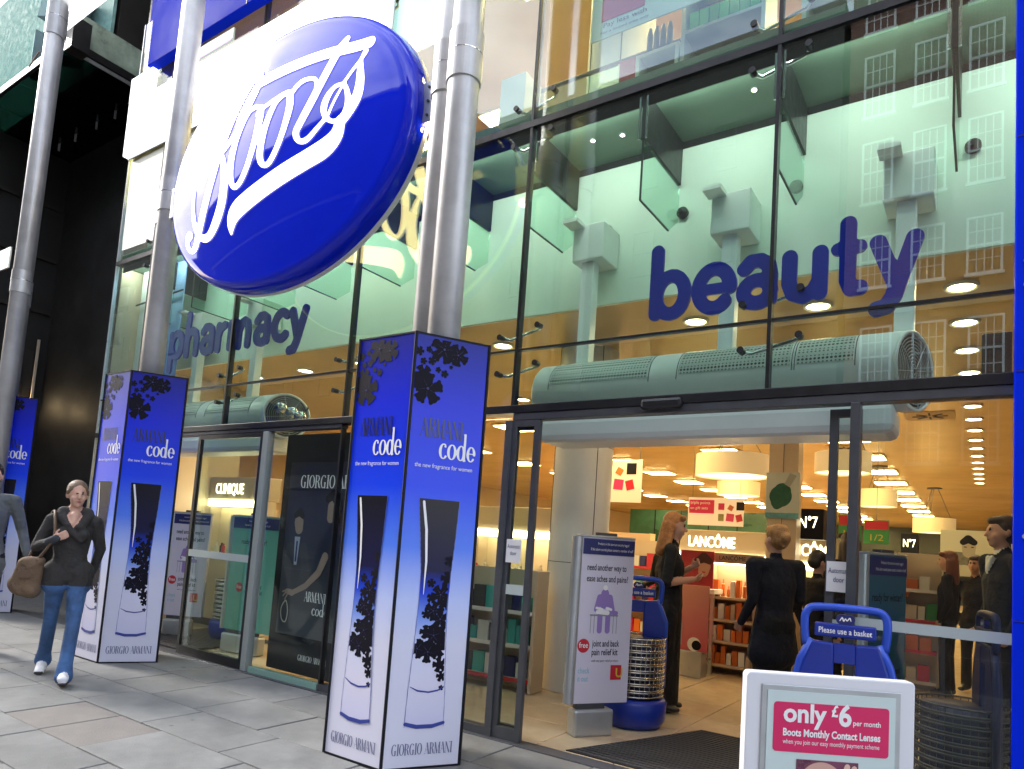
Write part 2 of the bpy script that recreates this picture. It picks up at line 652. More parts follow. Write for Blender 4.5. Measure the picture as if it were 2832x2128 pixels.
def put_text(s, mat, parent, x, z, y, width=None, height=None, name='lettering', bold=0.0, center=False, spacing=1.0):
    me = text_mesh(s, mat, width, height, name, 0.0, bold, spacing)
    if center:
        xs = [v.co.x for v in me.vertices]
        x -= (max(xs) - min(xs)) / 2 if xs else 0
    return link(name, me, parent, (x, y, z))

# ================================================================== palette
M_pave = pm('paving stone', (0.205, 0.208, 0.202), 0.75, noise=(3.1, 0.20), bump=(90, 0.25), rnd=0.10)


def stain(m, spots=True):
    """gum spots and grime blotches over a paving material"""
    n, l = m.node_tree.nodes, m.node_tree.links
    b = n['Principled BSDF']
    src = b.inputs['Base Color'].links[0].from_socket
    g = n.new('ShaderNodeNewGeometry')
    v = n.new('ShaderNodeTexVoronoi')
    v.inputs['Scale'].default_value = 3.4
    v.inputs['Randomness'].default_value = 1.0
    l.new(g.outputs['Position'], v.inputs['Vector'])
    r = n.new('ShaderNodeValToRGB')
    r.color_ramp.elements[0].position = 0.050
    r.color_ramp.elements[0].color = (0.50, 0.50, 0.50, 1)
    r.color_ramp.elements[1].position = 0.085
    r.color_ramp.elements[1].color = (1, 1, 1, 1)
    l.new(v.outputs['Distance'], r.inputs['Fac'])
    x = n.new('ShaderNodeTexNoise')
    x.inputs['Scale'].default_value = 0.9
    x.inputs['Detail'].default_value = 8
    x.inputs['Roughness'].default_value = 0.7
    l.new(g.outputs['Position'], x.inputs['Vector'])
    r2 = n.new('ShaderNodeMapRange')
    r2.inputs['From Min'].default_value = 0.32
    r2.inputs['From Max'].default_value = 0.68
    r2.inputs['To Min'].default_value = 0.72
    r2.inputs['To Max'].default_value = 1.18
    l.new(x.outputs['Fac'], r2.inputs['Value'])
    a = n.new('ShaderNodeMix')
    a.data_type = 'RGBA'
    a.blend_type = 'MULTIPLY'
    a.inputs[0].default_value = 1.0
    l.new(src, a.inputs[6])
    l.new(r.outputs['Color'], a.inputs[7])
    c = n.new('ShaderNodeVectorMath')
    c.operation = 'SCALE'
    l.new(a.outputs[2], c.inputs[0])
    l.new(r2.outputs['Result'], c.inputs['Scale'])
    l.new(c.outputs['Vector'], b.inputs['Base Color'])
    return m


stain(M_pave)
M_pave_brown = pm('brown cover slab', (0.190, 0.176, 0.162), 0.8, noise=(5, 0.18), bump=(70, 0.35))
M_joint = pm('mortar joint', (0.11, 0.11, 0.108), 0.95, noise=(8, 0.3))
M_asph = pm('asphalt', (0.05, 0.05, 0.052), 0.9, noise=(20, 0.2), bump=(150, 0.5))
M_kerb = pm('granite kerb', (0.3, 0.3, 0.3), 0.7, noise=(40, 0.25))
M_black = pm('black powder coat', (0.012, 0.012, 0.014), 0.35, noise=(14, 0.25))
M_grey = pm('dark grey aluminium', (0.075, 0.078, 0.088), 0.38, metal=0.2, noise=(9, 0.12))
M_white = pm('white paint', (0.74, 0.76, 0.75), 0.5, noise=(1.5, 0.05))
M_offwhite = pm('bulkhead plaster', (0.76, 0.88, 0.80), 0.7, noise=(0.8, 0.06))
M_ceil = pm('shop ceiling', (0.66, 0.45, 0.19), 0.22, noise=(0.5, 0.08))
M_timber = pm('warm timber lining', (0.42, 0.22, 0.10), 0.5, noise=(2.2, 0.14))
M_floor = pm('pale stone floor', (0.58, 0.46, 0.31), 0.22, noise=(6, 0.06), rnd=0.04)
M_soffit = pm('dark soffit', (0.13, 0.19, 0.145), 0.5, noise=(1.3, 0.18))
M_steel = pm('brushed steel pipe', (0.55, 0.54, 0.54), 0.40, metal=0.35, noise=(2.6, 0.20), bump=(30, 0.06))
M_chrome = pm('polished steel', (0.75, 0.76, 0.76), 0.12, metal=1.0)
M_blue = pm('blue gloss enamel', (0.001, 0.018, 0.72), 0.04, noise=(1.1, 0.05), spec=0.4)
M_bluepier = pm('blue cladding', (0.002, 0.022, 0.66), 0.6, noise=(1.4, 0.10), spec=0.03)
M_signwhite = pm('cream lettering', (0.86, 0.82, 0.70), 0.25, emit=((1, 0.95, 0.80), 0.7))
M_band = pm('white sign band', (0.8, 0.8, 0.8), 0.4, noise=(4, 0.06))
M_lit = pm('backlit white panel', (0.85, 0.86, 0.88), 0.4, emit=((1, 1, 1), 0.7))
M_dark = pm('dark bronze cladding', (0.010, 0.009, 0.008), 0.55, noise=(1.2, 0.35))
M_dark2 = pm('dark door leaf', (0.016, 0.013, 0.010), 0.5, noise=(2.5, 0.3))
M_wire = pm('steel wire', (0.55, 0.52, 0.46), 0.25, metal=1.0)
M_basket = pm('blue plastic', (0.008, 0.030, 0.30), 0.35, noise=(4, 0.12), bump=(60, 0.06))
M_basketlite = pm('lighter blue plastic', (0.02, 0.075, 0.52), 0.35, noise=(4, 0.08))
M_alu = pm('anodised aluminium', (0.50, 0.52, 0.54), 0.32, metal=0.6, noise=(5, 0.08))
M_cream = pm('cream laminate', (0.62, 0.52, 0.38), 0.4, noise=(1.0, 0.06))
M_paper = pm('white print', (0.80, 0.80, 0.82), 0.45)
M_paperlilac = pm('pale lilac print', (0.66, 0.63, 0.76), 0.4)
M_navy = pm('navy ink', (0.015, 0.02, 0.14), 0.4)
M_ink = pm('black ink', (0.010, 0.010, 0.015), 0.5, spec=0.2)
M_red = pm('red print', (0.55, 0.02, 0.04), 0.4)
M_mag = pm('magenta print', (0.66, 0.018, 0.12), 0.35)
M_whiteink = pm('white ink', (0.85, 0.85, 0.87), 0.4)
M_lilac = pm('lilac print', (0.30, 0.20, 0.52), 0.4)
M_teal = pm('teal print', (0.05, 0.42, 0.40), 0.4)
M_green = pm('green print', (0.05, 0.30, 0.10), 0.4)
M_orange = pm('orange pack', (0.62, 0.16, 0.03), 0.4, rnd=0.25)
M_letter = pm('blue vinyl letter', (0.002, 0.014, 0.44), 0.4)
G_up = glass_mat('clear green glass', (0.88, 0.98, 0.93), 0.115, 1.0, 0.02)
G_low = glass_mat('entrance glass', (0.93, 0.97, 0.95), 0.026, 0.9, 0.02)
G_fin = glass_mat('fin glass', (0.80, 0.93, 0.87), 0.04, 0.8)
G_can = glass_mat('canopy glass', (0.10, 0.20, 0.17), 0.05, 1.0)
L_panel = lamp_mat('fluorescent diffuser', (1.0, 0.70, 0.30), 15.0)
L_down = lamp_mat('downlight lamp', (1.0, 0.72, 0.38), 26.0)
M_shade = pm('cream lamp shade', (0.72, 0.60, 0.36), 0.6, emit=((1.0, 0.72, 0.34), 0.10))
L_sign = lamp_mat('lit letter', (1.0, 0.88, 0.55), 2.6)

FY = 4.23            # the glass line
MULL = [-9.39, -8.52, -6.66, -4.80, -2.945, -1.09, 0.77]

# ================================================================== ground
o = struct(MB().box(-120, 120, -120, 60, -0.6, -0.16).obj('ground', M_asph))
o = struct(MB().box(-90, 90, -13.6, -1.9, -0.15, -0.12).obj('road', M_asph))
struct(MB().box(-90, 90, -1.9, -1.75, -0.155, -0.004).obj('kerb', M_kerb, bev=0.015))
struct(MB().box(-90, 90, -13.75, -13.6, -0.155, -0.004).obj('kerb', M_kerb, bev=0.015))
struct(MB().box(-90, 90, -18.6, -13.75, -0.155, -0.006).obj('far_pavement', M_pave))
for x in range(-60, 60, 6):
    if x % 12 == 0:
        pass
struct(MB().box(-60, 60, -7.8, -7.7, -0.118, -0.116).obj('road_marking', M_paper))
pave = struct(MB().box(-60, 30, -1.75, FY + 8, -0.15, -0.014).obj('pavement', M_joint))
# paving slabs, course by course (courses run along the shop front)
random.seed(5)
slab_meshes = {}


def slab(x0, x1, y0, y1, mat, dz=0.0):
    w, d = round(x1 - x0, 2), round(y1 - y0, 2)
    key = (w, d, mat.name)
    if key not in slab_meshes:
        slab_meshes[key] = MB().box(0, w, 0, d, -0.04, 0).mesh('slab', mat, bev=0.005)
    o = link('slab', slab_meshes[key], pave, (x0, y0, dz))
    o.rotation_euler = (random.uniform(-.0012, .0012), random.uniform(-.0012, .0012), 0)
    return o


courses = [(0.62, 0.98), (0.98, 1.34), (1.34, 1.74), (1.74, 2.13), (2.13, 2.66), (2.66, 3.12), (3.12, 3.66), (3.66, 4.17)]
g = 0.004
for k, (y0, y1) in enumerate(courses):
    x = -15.0 + random.uniform(0, .5)
    while x < 0.6:
        w = random.choice([0.62, 0.76, 0.9])
        if k == 4 and x < -5.56 < x + w:
            w = round(-5.56 - x, 2)
            if w < 0.25:
                w = 0.25
            slab(x + g, -5.56 - g, y0 + g, y1 - g, M_pave)
            for a, b in ((-5.56, -5.03), (-5.03, -4.5)):
                slab(a + g, b - g, y0 + g, y1 - g, M_pave_brown, -0.003)
            x = -4.5
            continue
        slab(x + g, x + w - g, y0 + g, y1 - g, M_pave, random.uniform(-.002, .0015))
        x += w
for y0 in (-1.7, -1.12, -0.54, 0.04):
    x = -9.0
    while x < 3:
        slab(x + g, x + 0.9 - g, y0 + g, y0 + 0.58 - g, M_pave)
        x += 0.9

# ================================================================== shop floor, ceiling and walls
fl = struct(MB().box(-9.40, 1.6, 4.30, 38, -0.15, -0.006).obj('shop_floor', M_floor))
struct(MB().box(-15.8, -9.401, 6.35, 38, -0.15, -0.006).obj('shop_floor', M_floor))
tile_me = MB().box(0, 0.592, 0, 0.592, -0.012, 0).mesh('tile', M_floor, bev=0.003)
for i in range(7):
    for j in range(9):
        link('tile', tile_me, fl, (-3.20 + i * 0.6, 4.32 + j * 0.6, 0.002))
struct(MB().box(-9.39, 1.6, 4.17, 4.31, -0.15, 0.004).obj('threshold', M_grey, bev=0.004))
CZ = 3.44
struct(MB().box(-9.40, 1.6, 5.02, 6.30, CZ, CZ + 0.06).obj('shop_ceiling', M_ceil))
struct(MB().box(-15.8, 1.6, 6.301, 38, CZ, CZ + 0.06).obj('shop_ceiling', M_ceil))
struct(MB().box(-9.40, 1.6, 4.98, 5.018, CZ - 0.02, 4.66).obj('bulkhead_wall', M_offwhite))
struct(MB().box(-9.40, 1.6, 4.972, 4.979, 4.60, 4.655).obj('bulkhead_trim', M_black))
up = struct(MB().box(-9.38, 1.6, 4.27, 38, 4.662, 4.80).obj('upper_floor_slab', M_soffit))
struct(MB().box(-9.37, 1.6, 4.36, 9.5, 4.801, 4.812).obj('upper_bounce_floor', pm('pale bounce sheet', (0.5, 0.42, 0.32), 0.4, noise=(2, .08))))  # pale sheet added to bounce light up to the upper ceiling
struct(MB().box(-15.8, 1.7, 37.8, 38, 0, 8).obj('back_wall', pm('dark back wall', (0.035, 0.045, 0.038), 0.5, noise=(0.6, 0.4))))
struct(MB().box(1.6, 1.75, 4.3, 38, 0, 8.4).obj('party_wall', pm('bronze mirror cladding', (0.16, 0.10, 0.05), 0.3, noise=(1.2, .3))))
struct(MB().box(-15.95, -15.8, 6.4, 38, 0, 8.4).obj('far_party_wall', M_cream))
struct(MB().box(-9.422, -9.402, 4.31, 6.32, 0, 4.66).obj('end_wall', M_cream))
struct(MB().box(-9.37, 1.6, 9.5, 9.6, 4.8, 8.4).obj('upper_back_wall', M_timber))
struct(MB().box(-9.37, 1.6, 4.3, 9.5, 7.95, 8.05).obj('upper_ceiling', pm('upper ceiling', (0.56, 0.42, 0.27), 0.6, noise=(0.7, 0.12))))

# ================================================================== glazed shop front
sf = thing('glass_facade', 'tall frameless glass facade with black joints behind the silver pipe columns', 'facade', ((MULL[0] + MULL[-1]) / 2, FY, 0))
UPZ = [(2.44, 2.855), (2.865, 4.635), (4.70, 8.0)]


def pane(x0, x1, z0, z1, mat=None, y=FY, name='pane', parent=None):
    cx, cz = (x0 + x1) / 2, (z0 + z1) / 2
    p = parent or sf
    o = MB().box(x0 + .008 - cx, x1 - .008 - cx, 0, 0.012, z0 - cz, z1 - cz).obj(name, mat or G_up, p, loc=(cx - p.location.x, y - p.location.y, cz))
    # no two panes hang in quite the same plane
    o.rotation_euler = (random.uniform(-.0035, .0035), 0, random.uniform(-.003, .003))
    return o


for a, b in zip(MULL[:-1], MULL[1:]):
    for z0, z1 in UPZ:
        pane(a, b, z0, z1)
for x in MULL[1:-1]:
    MB().box(x - .011, x + .011, FY - .012, FY + .05, 2.435, 8.0).obj('mullion', M_black, sf, world=True)
MB().box(MULL[0] - .01, MULL[0] + .006, FY - .012, FY + .03, 0, 8.0).obj('end_edge', M_alu, sf, world=True)
MB().box(MULL[0], MULL[-1], FY - .008, FY + .03, 2.852, 2.868).obj('joint_line', M_black, sf, world=True)
MB().box(MULL[0], MULL[-1], FY - .016, FY + .07, 4.640, 4.695).obj('transom', M_black, sf, world=True)
MB().box(MULL[0], MULL[-1], FY - .02, FY + .10, 2.372, 2.433).obj('transom', M_black, sf, world=True, bev=0.004)
MB().box(-2.93, 0.77, FY - .012, FY + .085, 2.318, 2.371).obj('door_header', M_grey, sf, world=True, bev=0.004)
MB().box(-8.5, -4.82, FY - .006, FY + .085, 2.335, 2.371).obj('door_header', M_grey, sf, world=True, bev=0.004)
MB().box(-1.88, -1.60, FY - .075, FY - .02, 2.335, 2.405).obj('door_sensor', M_black, sf, world=True, bev=0.02)

# spider fittings: a steel arm behind the glass with two bolt heads
SPX = MULL[1:-1]
arm = MB().tube([(-.17, .03, -.03), (-.13, .085, -.03), (.13, .085, .03), (.17, .03, .03)], .013, 10).mesh('spider_arm', M_chrome, smooth=True)
bolt = MB().tube([(0, -.022, 0), (0, .034, 0)], .022, 14).mesh('bolt_cap', M_black, smooth=False)
for x in SPX:
    for z in (4.88, 4.56, 3.01, 2.72, 6.4):
        a = link('spider_arm', arm, sf, (x - sf.location.x, 0.012, z))
        link('bolt_cap', bolt, a, (-.17, 0, -.03))
        link('bolt_cap', bolt, a, (.17, 0, .03))
# fin brackets under the upper floor and the hanging glass fins
fins = [x + d for x in MULL[1:-1] for d in (0.0, 0.93)]
br = MB().yz([(4.262, 4.655), (4.262, 4.30), (4.975, 4.30), (4.975, 4.655)], -.016, .016).mesh('fin_bracket', M_black, bev=0.003, off=(0, FY, 0))
fg = MB().yz([(4.275, 4.29), (4.275, 3.86), (4.80, 3.86), (4.972, 4.0), (4.972, 4.29)], -.006, .006).mesh('glass_fin', G_fin, off=(0, FY, 0))
fe = MB().box(-.0065, .0065, 4.268, 4.276, 3.86, 4.29).box(-.0065, .0065, 4.268, 4.80, 3.852, 3.860).mesh('fin_edge', M_black, off=(0, FY, 0))
cl = MB().box(-.034, -.020, 4.25, 4.262, 4.30, 4.62).box(.020, .034, 4.25, 4.262, 4.30, 4.62).mesh('fin_clamp', M_chrome, off=(0, FY, 0))
for i, x in enumerate(fins):
    dx = x - sf.location.x
    b_ = link('fin_bracket', br, sf, (dx, 0, 0))
    link('fin_clamp', cl, b_)
    f_ = link('glass_fin', fg, sf, (dx, 0, 0))
    link('fin_edge', fe, f_)

# ---- beauty entrance: sliding leaves, posts
lf = sf.location


def leaf(x0, x1, y, z1, name='door', mat=M_grey, rail=True, glass=None):
    """a framed glass leaf; returns the frame"""
    m = MB()
    m.box(x0, x0 + .045, y, y + .04, 0.005, z1).box(x1 - .045, x1, y, y + .04, 0.005, z1)
    m.box(x0 + .045, x1 - .045, y, y + .04, 0.005, .09).box(x0 + .045, x1 - .045, y, y + .04, z1 - .045, z1)
    fr = m.obj(name, mat, sf, world=True)
    MB().box(x0 + .045, x1 - .045, y + .014, y + .026, .09, z1 - .045).obj('glass', glass or G_low, fr, world=True)
    if rail:
        MB().box(x0 + .045, x1 - .045, y - .004, y + .010, 1.03, 1.10).obj('manifestation_strip', pm('frosted strip', (0.45, 0.52, 0.52), 0.5), fr, world=True)
    return fr


leaf(-2.93, -2.69, FY - .01, 2.315, 'side_screen')
d1 = leaf(-3.0 + .02, -2.735, FY + .06, 2.30, 'door')
d2 = leaf(-0.745, -0.578, FY + .06, 2.30, 'door')
MB().box(-.625, -.575, FY - .03, FY + .055, 0, 2.317).obj('door_post', M_grey, sf, world=True, bev=0.004)
pane(-.575, .77, 0.02, 2.317, G_low)
MB().box(-.575, .12, FY - .012, FY - .004, 1.075, 1.13).obj('manifestation_strip', pm('frosted strip', (0.45, 0.52, 0.52), 0.5), sf, world=True)
MB().box(-.575, .77, FY - .02, FY + .04, 0, .07).obj('bottom_rail', M_grey, sf, world=True)


def door_sticker(parent, x, z, y):
    s = MB().box(x - .065, x + .065, y - .003, y, z - .085, z + .085).obj('sticker', M_paper, parent, world=True)
    c = s.data.vertices
    put_text('Automatic', M_navy, sf, x - .055 - lf.x, z + .02, y - .005 - lf.y, width=.11, height=.03, name='sticker_lettering')
    put_text('door', M_navy, sf, x - .028 - lf.x, z - .03, y - .005 - lf.y, width=.056, height=.03, name='sticker_lettering')


door_sticker(sf, -2.84, 1.345, FY - .012)
door_sticker(sf, -.672, 1.34, FY + .052)
# window bay between the column and the entrance
pane(-4.80, -2.945, 0.06, 2.335, G_low)
MB().box(-4.80, -2.93, FY - .02, FY + .06, 0, .06).obj('bottom_rail', M_grey, sf, world=True)
MB().box(-2.99, -2.93, FY - .02, FY + .06, 0.061, 2.317).obj('door_post', M_grey, sf, world=True, bev=0.004)
# ---- pharmacy entrance
leaf(-7.06, -5.93, FY - .01, 2.33, 'door', M_black, glass=G_up)
leaf(-8.52, -8.05, FY + .05, 2.33, 'door', M_black)
MB().box(-5.925, -5.845, FY - .02, FY + .06, 0, 2.334).obj('door_post', pm('grey green post', (0.34, 0.38, 0.36), .4), sf, world=True, bev=0.004)
pane(-5.80, -4.80, 0.06, 2.335, G_low)
MB().box(-5.80, -4.82, FY - .02, FY + .05, 0, .055).obj('bottom_rail', pm('green glass edge', (0.25, 0.42, 0.36), 0.3), sf, world=True)
MB().box(-4.81, -4.79, FY - .012, FY + .04, 0.056, 2.334).obj('mullion', M_black, sf, world=True)
MB().box(-9.38, -8.54, FY - .01, FY + .002, 0.0, 2.36).obj('pane', G_low, sf, world=True)

# ---- word lettering fixed behind the glass
def word_sign(word, x0, x1, z, size, label):
    th = thing('word_sign', label, 'lettering', ((x0 + x1) / 2, FY + .02, z))
    adv = sum(ROUND[c][0] for c in word)
    k = (x1 - x0) / (adv * size)
    cx = x0
    cache = {}
    for c in word:
        if c not in cache:
            ss = [[(px * size * k, pz * size, pw * size) for px, pz, pw in st] for st in ROUND[c][1]]
            cache[c] = stroke_shape(ss, .011, 0.0, .022).mesh('letter', M_letter)
        link('letter', cache[c], th, (cx - th.location.x, 0, 0))
        cx += ROUND[c][0] * size * k
    return th


word_sign('beauty', -1.90, -0.29, 2.955, 0.485, 'rounded blue letters spelling beauty on the glass above the open entrance')
word_sign('pharmacy', -7.95, -5.47, 3.25, 0.50, 'rounded blue letters spelling pharmacy on the glass below the oval sign')

# ---- blue pier and fascias of the same building
t = thing('blue_pier', 'tall glossy blue panel standing at the right end of the shop front', 'panel', (0.3, FY - .05, 0))
MB().box(.115, .60, FY - .16, FY - .03, 0.0, 4.72).obj('panel', M_bluepier, t, world=True, bev=0.006)
MB().box(.112, .60, FY - .163, FY - .03, 4.723, 4.86).obj('cap', pm('grey cap', (0.3, 0.32, 0.33), 0.5), t, world=True)
for z in (1.6, 2.83, 2.95, 4.4):
    MB().tube([(.16, FY - .17, z), (.16, FY - .158, z)], .012, 12).obj('fixing_bolt', M_alu, t, world=True)
for z in (1.2, 2.4, 3.6):
    MB().box(.118, .597, FY - .1625, FY - .159, z - .003, z + .003).obj('panel_joint', M_navy, t, world=True)
t = thing('door_blind_box', 'dark box fixed above the transom beside the blue pier', 'box', (.1, FY + .1, 2.44))
MB().box(-.02, .11, FY + .03, FY + .2, 2.436, 2.66).obj('casing', M_black, t, world=True, bev=0.008)

t = thing('fascia_sign', 'long blank white backlit fascia panel high on the glass behind the oval sign', 'sign', (-7.2, FY - .05, 6.09))
MB().box(-9.385, -4.6, FY - .10, FY - .03, 6.09, 6.82).obj('face', M_lit, t, world=True, bev=0.006)
MB().box(-9.385, -8.86, FY - .101, FY - .03, 6.823, 7.16).obj('end_panel', M_lit, t, world=True)
MB().box(-9.395, -4.59, FY - .03, FY - .015, 6.08, 6.83).obj('frame', M_alu, t, world=True)
t = thing('fascia_sign', 'deep blue fascia box above the white backlit panel', 'sign', (-7.2, FY - .05, 7.16))
MB().box(-8.93, -4.9, FY - .14, FY - .02, 7.165, 8.6).obj('face', M_bluepier, t, world=True, bev=0.008)
MB().box(-9.30, -8.94, FY + .0, FY + .35, 7.74, 8.6).obj('return', M_bluepier, t, world=True)
MB().box(-6.84, -6.825, FY - .145, FY - .14, 7.165, 8.6).obj('joint', M_black, t, world=True)
t = thing('price_strip', 'small green and purple edged notice board above the white fascia by the middle pipes', 'notice', (-7.4, FY - .12, 6.84))
MB().box(-7.86, -7.05, FY - .13, FY - .11, 6.83, 6.98).obj('board', pm('grey green board', (0.35, 0.42, 0.36), 0.5), t, world=True)
MB().box(-7.86, -7.07, FY - .133, FY - .131, 6.832, 6.862).obj('stripe', pm('purple stripe', (0.3, 0.08, 0.5), 0.5), t, world=True)

# hidden strip light added behind the transom to brighten the pale wall
q = thing('added_wash_light', 'added unseen strip light along the upper floor edge, brightening the pale wall above the word letters', 'light', (-4.4, 4.32, 4.57))
MB().box(-9.35, 1.55, 4.292, 4.300, 4.565, 4.658).obj('front_plate', M_black, q, world=True)
MB().box(-9.35, 1.55, 4.3015, 4.322, 4.600, 4.650).obj('tube', lamp_mat('added wash tube', (0.95, 1.0, 0.92), 17.0), q, world=True)
for i, (x, y) in enumerate(((-2.62, 4.62), (-2.38, 4.66), (-1.35, 4.6))):
    q = thing('soffit_lamp', 'tiny warm lamp in the dark soffit, %s from the twin pipes' % ('first', 'second', 'third')[i], 'lamp', (x, y, 4.655), 0, 'soffit lamps')
    MB().lathe([(.022, -.005), (.022, .006), (.016, .006), (.016, -.005)], 18, cap=False).obj('rim', M_alu, q)
    MB().lathe([(.0155, -.001), (.002, -.001)], 18).obj('lens', lamp_mat('soffit lamp', (1, .8, .4), 12.0), q)

# unseen blocks above the shop, added to keep sun off the street
struct(MB().box(-30, 9, 6.4, 38, 8.7, 22).obj('upper_sun_block', M_dark))
struct(MB().box(-9.4, 9, 4.45, 6.39, 8.7, 22).obj('upper_sun_block', M_dark))

# ================================================================== pipe columns
def pipe_column(cx, cy, label, zt, collars, lean=0.0):
    t = thing('pipe_column', label, 'column', (cx, cy, 0), 0, 'silver pipe columns')
    for (dx, dy, r), zs in zip(((-0.11, 0.055, .105), (0.135, -0.055, .109)), collars):
        p = MB().tube([(dx, dy, 0.0), (dx, dy, zt)], r, 40, cap=True).obj('pipe', M_steel, t, smooth=True)
        for z0, z1 in zs:
            MB().lathe([(r + .002, z0 - .004), (r + .011, z0), (r + .011, z1), (r + .002, z1 + .004)], 40, (dx, dy)).obj('collar', M_steel, p, smooth=False)
            MB().lathe([(r + .0125, (z0 + z1) / 2 + .02), (r + .0125, (z0 + z1) / 2 + .026)], 40, (dx, dy)).obj('clamp_ring', M_chrome, p)
    return t


pipe_column(-3.105, 3.461, 'pair of silver pipes rising out of the nearest blue advert column', 9.0, [[(4.54, 4.92)], [(4.5, 4.85)]])
pipe_column(-7.24, 3.71, 'pair of silver pipes between the oval sign and the white fascia end', 11.0, [[(4.55, 4.92)], [(4.6, 4.95)]])
pipe_column(-10.95, 3.74, 'pair of silver pipes farthest along the pavement beside the dark forecourt', 13.0, [[(4.2, 4.55), (8.2, 8.6)], [(4.3, 4.6), (8.0, 8.5)]])
t = thing('street_sign', 'white street name plate strapped to the farthest pipe pair', 'sign', (-11.05, 3.45, 3.95))
MB().box(-.42, .22, -.03, -.015, .02, .52).obj('plate', M_paper, t, bev=0.004)
MB().box(-.05, .42, .0, .02, .60, .88).obj('strap', M_alu, t)
put_text('LAN', M_ink, t, -.1, .26, -.034, width=.30, height=.14)
put_text('W1', M_red, t, .0, .08, -.034, height=.09)

# ================================================================== the oval sign
SX, SZ, SA, SB_ = -5.08, 4.57, 1.615, 1.155
sg = thing('oval_sign', 'huge glossy blue oval sign with white script lettering between the pipe columns', 'sign', (SX, 3.55, SZ - SB_))


def sgd(x, z):
    return (x) ** 2 / SA ** 2 + (z) ** 2 / SB_ ** 2


def dome(k):
    """depth in front of the sign's middle at relative radius k"""
    if k < 0.92:
        return 0.135 + 0.125 * (1 - (k / 0.92) ** 2)
    u = (k - 0.92) / 0.08
    return 0.135 - 0.09 * (1 - math.sqrt(max(0, 1 - u * u)))


def oval_half(sgn, y_back):
    ks = [0.0001, .15, .3, .45, .6, .72, .82, .88, .92, .945, .965, .98, .99, .997, 1.0]
    N = 96
    vs, fs = [], []
    for k in ks:
        for j in range(N):
            a = 2 * math.pi * j / N
            vs.append((SA * k * math.cos(a), -sgn * dome(k), SB_ + SB_ * k * math.sin(a)))
    for j in range(N):
        a = 2 * math.pi * j / N
        vs.append((SA * math.cos(a), -sgn * y_back, SB_ + SB_ * math.sin(a)))
    n = len(ks) + 1
    for i in range(n - 1):
        for j in range(N):
            f = (i * N + j, i * N + (j + 1) % N, (i + 1) * N + (j + 1) % N, (i + 1) * N + j)
            fs.append(f[::-1] if sgn > 0 else f)
    return MB().add(vs, fs)


